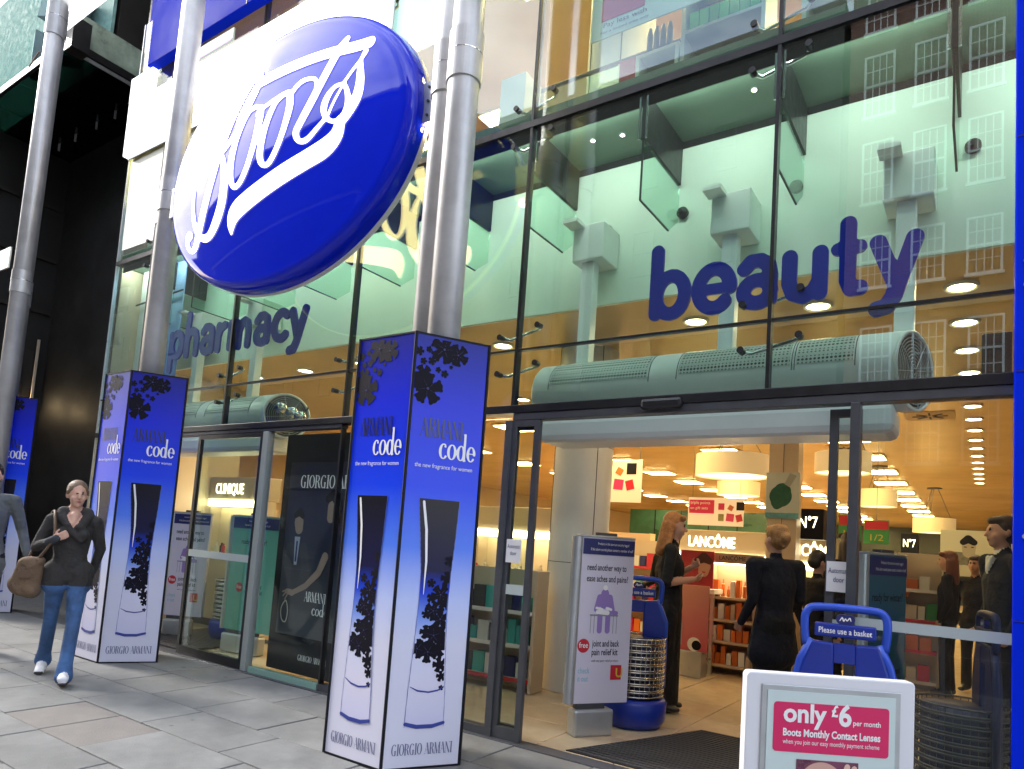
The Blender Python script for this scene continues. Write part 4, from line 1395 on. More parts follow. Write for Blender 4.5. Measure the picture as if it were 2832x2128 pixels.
# bulkhead alarm roses
for i, x in enumerate((-2.62, -1.97, -1.13, -.08)):
    t = thing('bulkhead_fixing', 'small dark round fixing on the pale wall, %s from the blue pier' % ORD[3 - i], 'fixing', (x, 4.975, 4.05 + .01 * i), 0, 'dark round wall fixings')
    MB().tube([(0, .0, 0), (0, -.03, 0)], .045, 16).obj('rose', M_black, t)
    MB().tube([(-.02, -.03, .02), (0, -.07, .0)], .016, 10).obj('nozzle', M_grey, t)

# ================================================================== lamps in the shop ceiling
fx = thing('ceiling_light', 'square lit fluorescent panel in the shop ceiling rows', 'light', (-1.82, 11.9, CZ - .03), 0, 'fluorescent ceiling panels')
MB().box(-.34, .34, -.34, .34, .0, .028).obj('frame', M_white, fx)
MB().box(-.31, .31, -.31, .31, -.006, -.001).obj('diffuser', L_panel, fx)
ROWS = {-1.82: 'behind the sliding door edge', -4.13: 'over the largest drum pendant', -6.75: 'over the hanging gift poster', -9.6: 'beyond the round column'}
fx['label'] = 'fluorescent panel, first from the door in the ceiling row ' + ROWS[-1.82]
for x in (-1.82, -4.13, -6.75, -9.6):
    for k in range(12):
        y = 11.9 + 2.13 * k + {-1.82: 0, -4.13: 1.1, -6.75: .15, -9.6: .4}[x]
        if (x, k) == (-1.82, 0):
            continue
        if y < 37:
            dup(fx, (x, y, CZ - .03), label='fluorescent panel, %s from the door in the ceiling row %s' % (ORD[k], ROWS[x]))
dl = thing('downlight', 'round downlight, first from the glass in the line beside the blue pier', 'light', (-.15, 5.67, CZ - .012), 0, 'recessed round downlights')
MB().lathe([(.085, 0.0), (.085, .011), (.11, .011), (.11, -.004), (.1, -.01), (.085, -.006)], 24, cap=False).obj('rim', M_white, dl, smooth=False)
MB().lathe([(.084, .001), (.02, .001)], 20).obj('lamp', L_down, dl)
for k in range(1, 16):
    dup(dl, (-.15 + .004 * k, 5.67 + .84 * k, CZ - .012), label='round downlight, %s from the glass in the line beside the blue pier' % ORD[k])
for k, x in enumerate((-1.10, -2.09, -4.14, -5.2, -6.2, -7.26, -8.3)):
    dup(dl, (x, 5.69, CZ - .012), label='round downlight, %s from the blue pier in the cross row behind the word letters' % ORD[k + 1])
for x, y, w_h in ((-3.5, 8.4, 'right of the round column'), (-7.2, 8.2, 'behind the pharmacy door'), (-5.4, 8.0, 'behind the black window poster')):
    dup(dl, (x, y, CZ - .012), label='single round downlight in the ceiling ' + w_h)
# row of near panel lights over the first aisles
for x, y, w_h in ((-4.13, 8.6, 'left of the largest drum pendant'), (-6.75, 9.9, 'behind the black window poster'), (-6.6, 7.0, 'just behind the far air curtain')):
    dup(fx, (x, y, CZ - .03), label='single near fluorescent panel ' + w_h)
# first-floor lights
for x in (-8, -6.2, -4.3, -2.6, -.9, .6):
    for y in (6.0, 8.2):
        dup(fx, (x, y, 7.92), label='lit upper floor ceiling panel, %s row, %s from the oval sign end' % ('front' if y < 7 else 'rear', ORD[[-8, -6.2, -4.3, -2.6, -.9, .6].index(x)]), group='upper floor ceiling panels')


def drum(x, y, z, r, h, label):
    t = thing('drum_pendant', label, 'lamp', (x, y, z), 0, 'cream drum pendants')
    MB().lathe([(r, 0), (r, h)], 40, cap=False).lathe([(r - .012, 0.002), (r - .012, h - .002)], 40, cap=False).obj('shade', M_shade, t, smooth=True)
    MB().lathe([(r - .013, .02), (.01, .02)], 40).obj('diffuser', pm('lit diffuser', (0.8, 0.7, 0.5), 0.5, emit=((1, 0.82, 0.48), 0.35)), t)
    for k in range(3):
        a = 2.1 * k + .3
        MB().tube([(r * .8 * math.cos(a), r * .8 * math.sin(a), h), (.08 * math.cos(a), .08 * math.sin(a), CZ - z - .03)], .006, 6).obj('cable', M_grey, t)
    MB().lathe([(.16, CZ - z - .03), (.16, CZ - z - .001)], 24).obj('ceiling_rose', M_grey, t)
    return t


drum(-2.93, 9.7, 2.54, .5, .30, 'largest cream drum pendant in the middle of the entrance view')
drum(-4.15, 14.2, 2.68, .42, .28, 'cream drum pendant lower behind the largest one')
drum(-1.53, 9.8, 2.60, .34, .27, 'cream drum pendant seen across the sliding door edge')
drum(-1.75, 15.4, 2.62, .34, .34, 'cream drum pendant behind the fixed glass by the door post')
drum(-1.0, 19.5, 2.35, .45, .35, 'far cream drum pendant near the back of the aisle')
# ceiling loudspeaker dome and sprinkler vents
t = thing('ceiling_dome', 'smoked camera dome hanging from the ceiling behind the fixed glass', 'camera dome', (-.62, 8.4, CZ - .1))
MB().lathe([(.14, .1), (.14, .02), (.12, -.05), (.07, -.1), (.01, -.115)], 24).obj('dome', pm('smoked dome', (0.06, 0.035, 0.02), 0.1, coat=1), t, smooth=True)
for x, y, w_h in ((-.7, 7.6, 'above the camera dome'), (-2.25, 9.0, 'right of the largest drum pendant'), (-.6, 10.4, 'behind the camera dome'), (-2.0, 13, 'far above the promotion signs'), (-3.4, 7.4, 'beside the round column')):
    t = thing('ceiling_vent', 'square slotted ceiling vent ' + w_h, 'vent', (x, y, CZ - .012), 0, 'ceiling air vents')
    MB().box(-.28, .28, -.28, .28, .004, .011).obj('plate', pm('vent plate', (0.5, 0.37, 0.2), 0.5), t)
    for k in range(8):
        a = math.pi / 4 * k
        s_ = MB().box(.05, .2, -.012, .012, -.004, .0035)
        s_.xf(Matrix.Rotation(a, 4, 'Z')).obj('slot', M_ink, t)

# ================================================================== columns inside
t = thing('round_column', 'big white round column just inside beside the security gate', 'column', (-3.42, 6.25, 0))
MB().lathe([(.30, 0), (.30, CZ)], 40, cap=False).obj('shaft', M_white, t, smooth=True)
for z in (1.25, 2.42):
    MB().lathe([(.3015, z), (.3015, z + .006)], 40, cap=False).obj('joint', M_grey, t)
for a in (-2.4, -.6):
    MB().box(-.003, .003, -.003, .003, 0, CZ).obj('seam', M_grey, t, loc=(.301 * math.cos(a), .301 * math.sin(a), 0))
t = thing('square_column', 'cream square column carrying the green leaf poster', 'column', (-2.02, 8.85, 0))
MB().box(-.17, .17, -.12, .12, 0, CZ).obj('shaft', M_cream, t)
MB().box(-.003, .003, -.1225, -.12, 0, CZ).obj('seam', M_grey, t)
t = thing('upper_column', 'white round column on the upper floor behind the glass', 'column', (-3.08, 5.9, 4.8))
MB().lathe([(.33, 0), (.33, 3.15)], 40, cap=False).obj('shaft', M_white, t, smooth=True)
for a in (-2.2, -1.1):
    MB().box(-.004, .004, -.004, .004, 0, 3.15).obj('seam', M_grey, t, loc=(.331 * math.cos(a), .331 * math.sin(a), 0))

# ================================================================== hanging posters
def poster(name, label, x0, x1, y, z0, z1, mat, cat='poster', frame=None, thick=.015):
    t = thing(name, label, cat, ((x0 + x1) / 2, y, z0))
    w, h = x1 - x0, z1 - z0
    MB().box(-w / 2, w / 2, 0, thick, 0, h).obj('board', mat, t, bev=0.003)
    return t, w, h


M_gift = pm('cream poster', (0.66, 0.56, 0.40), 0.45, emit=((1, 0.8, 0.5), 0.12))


def gifts(t, x, z, s):
    """six little product pictures"""
    for i, (dx, dz, w, h, mt, rot) in enumerate(((0, .22, .12, .13, M_mag, 0), (.16, .22, .1, .1, M_orange, .5), (.37, .22, .15, .16, M_ink, 0), (0, 0, .11, .14, pm('olive print', (0.3, 0.28, 0.1), .5), 0), (.17, 0, .15, .15, pm('pink print', (0.65, 0.04, 0.16), .4), .1), (.37, 0, .12, .14, M_red, -.25))):
        m_ = MB().box(-w / 2, w / 2, -.004, -.002, 0, h)
        m_.xf(Matrix.Rotation(rot, 4, 'Y'))
        m_.v = [(vx * s + x + dx * s, vy, vz * s + z + dz * s) for vx, vy, vz in m_.v]
        m_.obj('product_picture', mt, t)


t, w, h = poster('hanging_poster', 'cream hanging poster with six gift pictures left of the blonde woman', -4.60, -3.98, 9.0, 2.09, 2.70, M_gift)
gifts(t, -.22, .18, 1.0)
for x in (-.27, .27):
    MB().tube([(x, .007, h), (x, .007, CZ - 2.09)], .004, 6).obj('cable', M_grey, t)
t, w, h = poster('hanging_poster', 'wide cream hanging poster with a magenta text box and gift pictures', -4.20, -3.26, 11.5, 1.93, 2.40, M_gift)
gifts(t, .10, .08, .85)
MB().box(-.45, -.02, -.004, -.002, .2, .43).obj('text_box', M_mag, t)
put_text('triple points', M_whiteink, t, -.43, .36, -.006, width=.34, height=.05)
put_text('on gift sets', M_whiteink, t, -.43, .27, -.006, width=.3, height=.045)
for x in (-.4, .4):
    MB().tube([(x, .007, h), (x, .007, CZ - 1.93)], .004, 6).obj('cable', M_grey, t)
t, w, h = poster('hanging_poster', 'pale poster of a dark green leaf fixed high on the cream square column', -2.21, -1.82, 8.70, 1.92, 2.48, pm('pale sky print', (0.55, 0.62, 0.58), .4, noise=(2, .1)))
fs = [[(-.05, .20, .16), (-.02, .27, .26), (.0, .33, .20)], [(-.06, .16, .1)]]
stroke_shape(fs, .008, -.004).obj('printed_leaf', pm('leaf print', (0.015, 0.10, 0.06), .4, noise=(20, .3)), t)
MB().xz([(.02, .42), (.08, .55), (.16, .52), (.08, .38)], -.006, -.004).obj('printed_tag', pm('grey print', (0.35, 0.38, 0.36), .5), t)
MB().box(-.19, .19, -.006, -.003, .005, .07).obj('printed_water', pm('sea print', (0.12, 0.36, 0.42), .4, noise=(9, .4)), t)
t, w, h = poster('brand_box', 'black cube sign reading N°7 hanging right of the leaf poster', -1.95, -1.60, 9.0, 1.70, 2.07, M_ink, 'sign', thick=.35)
put_text('N°7', L_sign, t, -.10, .14, -.006, width=.21, height=.14)
t, w, h = poster('brand_box', 'small black far sign reading N°7 behind the fixed glass', -1.30, -1.02, 15.0, 1.45, 2.1, M_ink, 'sign', thick=.3)
put_text('N°7', L_sign, t, -.10, .40, -.006, width=.2, height=.15)
for x0, x1, y, lab in ((-1.55, -1.2, 12.0, 'green and red hanging promotion sign behind the fixed glass'), (-1.75, -1.45, 11.0, 'green and red promotion sign partly hidden by the door frame')):
    t, w, h = poster('hanging_poster', lab, x0, x1, y, 1.78, 2.15, M_green)
    MB().box(-w / 2 + .01, w / 2 - .01, -.004, -.002, .22, .36).obj('red_panel', M_red, t)
    put_text('1/2', pm('yellow print', (0.7, 0.5, 0.05), .4), t, -.08, .05, -.006, width=.18, height=.1)
    MB().tube([(0, .007, h), (0, .007, CZ - 1.78)], .004, 6).obj('cable', M_grey, t)
t, w, h = poster('wall_poster', 'black and white portrait poster of a man leaning, far behind the guard', -.62, .14, 14.0, 1.25, 2.15, pm('pale grey print', (0.55, 0.56, 0.48), .5))
pl = [[(.03, .63, .20), (.03, .53, .18)], [(-.05, .42, .2), (.12, .40, .2)], [(-.28, .46, .16), (-.08, .42, .22)], [(-.2, .2, .3), (.15, .2, .3)]]
stroke_shape(pl[:1], .012, -.004).obj('printed_face', pm('grey skin print', (0.38, 0.36, 0.30), .5), t)
stroke_shape([[(-.05, .70, .1), (.02, .755, .13), (.1, .70, .1)]], .012, -.006).obj('printed_hair', M_ink, t)
stroke_shape(pl[1:3], .012, -.0028).obj('printed_jacket', pm('grey cloth print', (0.16, 0.16, 0.14), .5, noise=(10, .4)), t)
stroke_shape(pl[3:], .012, -.002).obj('printed_shirt', pm('pale cloth print', (0.45, 0.45, 0.40), .5), t)
for x in (-.02, .08):
    MB().box(x - .02, x + .02, -.0078, -.0065, .61, .625).obj('printed_eye', M_ink, t)

# ================================================================== counters and displays
def counter(x0, x1, y0, y1, label, word=None, h=.95, hd=1.78, wordx=None):
    t = thing('beauty_counter', label, 'counter', ((x0 + x1) / 2, y0, 0))
    w, d = x1 - x0, y1 - y0
    MB().box(-w / 2, w / 2, 0, d, .1, h).obj('body', M_cream, t, bev=0.01)
    MB().box(-w / 2 + .03, w / 2 - .03, .03, d, 0, .099).obj('plinth', M_grey, t)
    MB().box(-w / 2 - .02, w / 2 + .02, -.02, d, h + .001, h + .04).obj('worktop', M_white, t, bev=0.006)
    if hd:
        MB().box(-w / 2, w / 2, d * .5, d, hd - .32, hd).obj('canopy', pm('counter header', (0.50, 0.42, 0.30), 0.45), t, bev=0.01)
        MB().box(-w / 2 + .03, w / 2 - .03, d * .5 - .02, d * .5 - .002, hd - .42, hd - .325).obj('light_strip', lamp_mat('counter strip light', (1, .84, .5), 5.0), t)
        MB().box(-w / 2 + .04, w / 2 - .04, d - .05, d, h + .041, hd - .43).obj('back_panel', pm('lit back panel', (0.7, 0.58, 0.4), 0.5), t)
        for sx_ in (-w / 2 + .01, w / 2 - .05):
            MB().box(sx_, sx_ + .04, d * .55, d - .051, h + .041, hd - .33).obj('upright', M_cream, t)
        if word:
            put_text(word, L_sign, t, wordx if wordx is not None else -w / 2 + .32, hd - .235, d * .5 - .006, width=.66, height=.15, bold=.008)
    random.seed(int(abs(x0 * 100)))
    n = int(w / .11)
    for k in range(n):
        if random.random() < .8:
            x = -w / 2 + .08 + k * .11
            hh = random.uniform(.06, .17)
            mt = random.choice([M_white, M_ink, M_cream, M_orange, M_red, M_alu, M_chrome])
            r_ = random.uniform(.015, .032)
            b_ = MB().lathe([(r_, h + .041), (r_, h + .041 + hh * .7), (r_ * .5, h + .041 + hh * .75), (r_ * .5, h + .041 + hh)], 12).obj('tester_bottle', mt, t, loc=(x, random.uniform(.06, d * .4), 0))
    return t


counter(-3.72, -2.38, 9.4, 10.0, 'cream make-up counter with a glowing word on its header behind the red poster', 'LANCÔME', wordx=-.46)
counter(-2.36, -1.45, 9.12, 9.8, 'cream make-up counter whose glowing word is half hidden by the bun-haired woman', 'LANCÔME', hd=1.74, wordx=-.30)
counter(-6.0, -4.4, 7.6, 8.2, 'cream perfume counter behind the round column', None, hd=1.9)
counter(-9.38, -8.05, 5.62, 6.1, 'make-up counter with a glowing word seen past the middle advert column', 'CLINIQUE', hd=2.06, wordx=-.50)

t = thing('display_shelf', 'lit shelf unit of orange perfume boxes before the bun-haired woman', 'shelf', (-2.52, 8.5, 0))
MB().box(-.30, -.26, 0, .3, 0, 1.46).box(.26, .30, 0, .3, 0, 1.46).box(-.26, .26, .27, .3, 0, 1.46).obj('carcass', pm('bronze frame', (0.40, 0.30, 0.22), 0.4), t)
MB().box(-.26, .26, 0, .269, 1.34, 1.46).obj('header', pm('bronze frame', (0.40, 0.30, 0.22), 0.4), t)
put_text('LANCÔME', M_ink, t, -.16, 1.38, -.004, width=.32, height=.05)
MB().box(-.34, .34, -.03, .33, -.0, .06).obj('plinth', pm('bronze frame', (0.40, 0.30, 0.22), 0.4), t) if False else None
random.seed(8)
for k, z in enumerate((.12, .40, .66, .93)):
    MB().box(-.26, .26, .01, .269, z - .03, z).obj('shelf_board', M_cream, t)
    x = -.24
    while x < .2:
        w = random.uniform(.045, .075)
        h = random.uniform(.13, .22)
        if k >= 2 and random.random() < .4:
            MB().lathe([(w * .42, 0), (w * .42, h * .7), (w * .15, h * .76), (w * .15, h)], 12).obj('bottle', M_orange, t, loc=(x + w / 2, .12, z + .001))
        else:
            MB().box(0, w, .03, .12, 0, h).obj('perfume_box', random.choice([M_orange, M_orange, M_cream, M_white]), t, loc=(x, .02, z + .001))
        x += w + .014
MB().box(-.25, .25, .02, .25, 1.325, 1.338).obj('shelf_light', lamp_mat('shelf light', (1, .7, .35), 6.0), t)

t, w, h = poster('display_poster', 'large pink make-up poster with lipstick and jars on a silver stand', -3.13, -2.62, 8.0, .30, 1.06, ramp_mat('pink gradient print', [(0, (0.55, 0.10, 0.14)), (.5, (0.62, 0.20, 0.22)), (1, (0.72, 0.34, 0.28))], 'Z', 0, .76, rough=.35))
MB().box(-.24, .20, -.02, .2, -.30, -.002).obj('stand', M_alu, t, bev=0.01)
for x, z, r in ((-.16, .63, .07), (.10, .08, .08)):
    stroke_shape([[(x, z, r * 2)]], .008, -.004).obj('printed_jar', M_whiteink, t)
    stroke_shape([[(x + .03, z - .01, r * 1.4)]], .008, -.006).obj('printed_lid', M_ink, t)
MB().box(-.10, -.05, -.006, -.004, .06, .34).obj('printed_lipstick', pm('steel print', (0.35, 0.35, 0.36), .3), t)
MB().box(-.093, -.057, -.008, -.0065, .3, .42).obj('printed_lipstick_tip', M_red, t)
MB().xz([(-.23, .28), (-.17, .24), (-.10, .40), (-.18, .45)], -.006, -.004).obj('printed_box', M_whiteink, t)
t, w, h = poster('display_poster', 'red portrait poster standing on the make-up counter', -3.12, -2.70, 8.35, 1.02, 1.47, pm('red print deep', (0.42, 0.03, 0.05), .35, noise=(3, .3)), thick=.03)
stroke_shape([[(.10, .26, .15), (.09, .2, .13)]], .008, -.004).obj('printed_face', pm('skin print', (0.62, 0.34, 0.24), .5), t)
stroke_shape([[(.02, .33, .09), (.09, .37, .12), (.16, .33, .08)]], .008, -.006).obj('printed_hair', pm('brown print', (0.08, 0.02, 0.02), .5), t)
MB().box(.075, .115, -.0075, -.0062, .185, .2).obj('printed_lips', M_red, t)
# white table under the red poster
t = thing('display_table', 'small white counter table carrying the red portrait poster', 'table', (-2.95, 8.25, 0))
MB().box(-.3, .3, .0, .4, .96, 1.015).obj('top', M_white, t, bev=0.005)
for x in (-.27, .23):
    MB().box(x, x + .04, .1, .14, 0, .959).obj('leg', M_alu, t)

# shelf racks deeper in the shop
random.seed(21)


def gondola(x, y, w, h, label, rz=0.0, mats=(M_red, M_orange, M_green, M_white, M_mag, M_navy)):
    t = thing('shop_shelf', label, 'shelf', (x, y, 0), rz, 'shop floor shelving')
    MB().box(-w / 2, w / 2, .2, .24, 0, h).obj('back', M_cream, t)
    for sx_ in (-w / 2, w / 2 - .03):
        MB().box(sx_, sx_ + .03, -.02, .199, 0, h).obj('side', M_cream, t)
    n = max(3, int(h / .34))
    for k in range(n):
        z = .12 + k * (h - .2) / n
        MB().box(-w / 2 + .031, w / 2 - .031, -.02, .199, z - .025, z).obj('shelf_board', M_cream, t)
        MB().box(-w / 2 + .032, w / 2 - .032, -.026, -.0205, z - .03, z + .008).obj('price_strip', random.choice([M_paper, M_paper, M_red]), t)
        xx = -w / 2 + .05
        while xx < w / 2 - .14:
            ww = random.uniform(.07, .13)
            MB().box(0, ww, 0, .1, 0, random.uniform(.12, .24)).obj('packet', random.choice(mats), t, loc=(xx, .04, z + .001))
            xx += ww + .015
    return t


gondola(-.66, 9.6, .5, 1.62, 'narrow product rack behind the fixed glass with orange ledges')
gondola(-.95, 12.4, .8, 1.35, 'low product shelf below the far black cube sign')
gondola(.75, 9.0, 1.2, 2.1, 'tall product shelf against the wall behind the guard', -.6)
gondola(-1.55, 14, 1.1, 1.5, 'product shelf behind the promotion signs')
gondola(-4.9, 10.6, 1.4, 1.6, 'product shelf left of the wide hanging poster')
gondola(-3.9, 15.5, 1.8, 1.7, 'product shelf far behind the make-up counters')
gondola(-6.6, 13.5, 1.8, 1.8, 'product shelf far behind the perfume counter')
gondola(-4.05, 5.6, 1.1, 1.15, 'low product shelf in the window beside the round column', .1, (M_navy, M_white, M_grey, M_teal))
gondola(-7.5, 7.0, 1.2, 1.9, 'tall yellow-lit product shelf behind the sliding pharmacy door', 0, (M_white, M_mag, pm('yellow pack', (0.7, 0.55, 0.15), .5)))
t, w, h = poster('glass_mural', 'dark green printed wall far back on the left of the shop', -11.0, -6.0, 24.0, 1.2, 3.0, pm('green mural', (0.03, 0.10, 0.07), .3, noise=(.8, .6)))
for k in range(1, 5):
    MB().box(-2.5 + k - .02, -2.5 + k + .02, -.006, -.003, 0, 1.8).obj('divider', M_ink, t)
# far stock: red framed unit at the window (with chair-like orange seats)
for i, (x, z) in enumerate(((-.88, .55), (-.85, 1.1))):
    t = thing('orange_ledge', ('lower' if i == 0 else 'upper') + ' orange display ledge beside the narrow product rack', 'ledge', (x, 9.3, z))
    MB().box(-.12, .12, -.02, .25, 0, .05).obj('board', M_orange, t)
    MB().box(-.02, .02, .05, .12, -z, -.001).obj('post', M_orange, t)

# ================================================================== window black poster bay
t = thing('window_poster', 'black window poster wall with a dark-suited couple and white brand lettering', 'poster', (-5.2, FY + .2, 0))
MB().box(-.62, 1.6, 0, .03, .03, 2.33).obj('board', M_ink, t)
pn_ = MB().box(-.50, .9, -.02, -.001, .38, 2.05).obj('picture', ramp_mat('dark blue print', [(0, (0.05, 0.055, 0.07)), (.35, (0.022, 0.028, 0.05)), (.7, (0.008, 0.012, 0.055)), (1, (0.006, 0.006, 0.02))], 'Z', .38, 2.05, rough=.3), t)
stroke_shape(word_strokes('GIORGIO ARMANI', SERIF, -.33, 1.80, .12, 1.0), .005, -.0235).obj('lettering', M_whiteink, t)
stroke_shape(word_strokes('ARMANI', SERIF, -.12, .72, .09, .30), .004, -.0235).obj('lettering', M_whiteink, t)
stroke_shape(word_strokes('code', SERIF, .0, .60, .1, .22), .004, -.0235).obj('lettering', M_whiteink, t)
stroke_shape(word_strokes('GIORGIO ARMANI', SERIF, -.16, .16, .055, .40), .004, -.0035).obj('lettering', M_whiteink, t)
M_skp = pm('dim skin print', (0.30, 0.22, 0.18), .4)
stroke_shape([[(-.30, 1.46, .13), (-.29, 1.40, .11)]], .006, -.0225).obj('printed_face', M_skp, t)
stroke_shape([[(-.35, 1.53, .06), (-.30, 1.56, .08), (-.25, 1.52, .05)]], .006, -.0245).obj('printed_hair', M_ink, t)
MB().xz([(-.34, 1.32), (-.26, 1.32), (-.28, 1.05), (-.32, 1.05)], -.0235, -.0225).obj('printed_shirt', pm('pale blue print', (0.35, 0.40, 0.5), .4), t)
MB().xz([(-.308, 1.28), (-.288, 1.28), (-.285, 1.08), (-.312, 1.08)], -.0255, -.0245).obj('printed_tie', M_navy, t)
stroke_shape([[(-.40, 1.2, .12), (-.42, .95, .14), (-.40, .6, .16)], [(-.2, 1.22, .10), (-.14, 1.0, .14), (-.18, .7, .2)]], .008, -.0222).obj('printed_jacket', pm('dim suit print', (0.035, 0.04, 0.06), .4), t)
stroke_shape([[(.16, 1.62, .12), (.15, 1.52, .10)], [(.12, 1.15, .09), (.05, 1.0, .075), (-.12, .86, .06), (-.3, .78, .05)], [(-.3, .78, .06), (-.38, .79, .05)], [(-.38, .79, .02), (-.43, .74, .016)], [(-.38, .8, .02), (-.44, .78, .016)], [(-.36, .77, .02), (-.40, .71, .016)]], .005, -.0265).obj('printed_arm', M_skp, t)
stroke_shape([[(.10, 1.70, .08), (.17, 1.74, .1), (.24, 1.66, .1), (.25, 1.5, .08)]], .006, -.0285).obj('printed_hair', M_ink, t)
stroke_shape([smooth_path([(-.38, .7, .014), (-.44, .62, .014), (-.42, .52, .014), (-.36, .50, .014), (-.34, .60, .014), (-.38, .7, .014)])], .004, -.0275).obj('printed_bangle', pm('bone print', (0.5, 0.46, 0.38), .4), t)
t = thing('window_poster', 'gold serif lettering panel NEW Firming above the pharmacy sliding door', 'poster', (-6.0, 6.9, 1.9))
MB().box(-1.2, .6, 0, .02, 0, .75).obj('board', pm('dark green print', (0.02, 0.028, 0.018), .3, noise=(3, .5)), t)
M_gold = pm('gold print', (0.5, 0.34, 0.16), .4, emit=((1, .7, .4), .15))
stroke_shape(word_strokes('N', SERIF, -.9, .46, .2) + word_strokes('E', SERIF, -.70, .46, .2), .006, -.004).obj('lettering', M_gold, t)
put_text('W Repairing', M_gold, t, -.52, .46, -.004, width=.85, height=.2)
put_text('Firming', M_gold, t, -.9, .2, -.004, width=.5, height=.16)

# ================================================================== entrance mats
def rib_mat_thing(poly, ribs, label, z=.006):
    cx = sum(p[0] for p in poly) / len(poly)
    cy = sum(p[1] for p in poly) / len(poly)
    t = thing('door_mat', label, 'mat', (cx, cy, 0))
    MB().prism([(x - cx, y - cy) for x, y in poly], .003, .010).obj('base', pm('mat rubber', (0.012, 0.012, 0.013), .8), t)
    ys = [p[1] for p in poly]
    y0, y1 = min(ys), max(ys)
    n = ribs
    for k in range(n):
        y = y0 + .03 + (y1 - y0 - .06) * k / (n - 1)
        xs = []
        for (ax, ay), (bx, by) in zip(poly, poly[1:] + poly[:1]):
            if (ay - y) * (by - y) < 0:
                xs.append(ax + (bx - ax) * (y - ay) / (by - ay))
        if len(xs) >= 2:
            MB().box(min(xs) + .02 - cx, max(xs) - .02 - cx, y - cy - .014, y - cy + .014, .0101, .016).obj('rib', pm('mat ribs', (0.055, 0.052, 0.055), .9, noise=(40, .3)), t)
    return t


rib_mat_thing([(-2.37, 4.33), (.30, 4.33), (.30, 5.66), (-1.87, 5.66)], 26, 'dark ribbed entrance mat inside the open beauty door')
rib_mat_thing([(-8.45, 4.33), (-7.1, 4.33), (-7.1, 5.5), (-8.45, 5.5)], 20, 'dark ribbed entrance mat inside the pharmacy door')

# ================================================================== security gate pedestals with poster panels
def free_badge(t, x, z, r, y):
    stroke_shape([[(x, z, r * 2)]], .004, y).obj('badge', M_red, t)
    put_text('free', M_whiteink, t, x, z - r * .28, y - .0012, width=r * 1.5, height=r * .8, center=True, bold=.01)


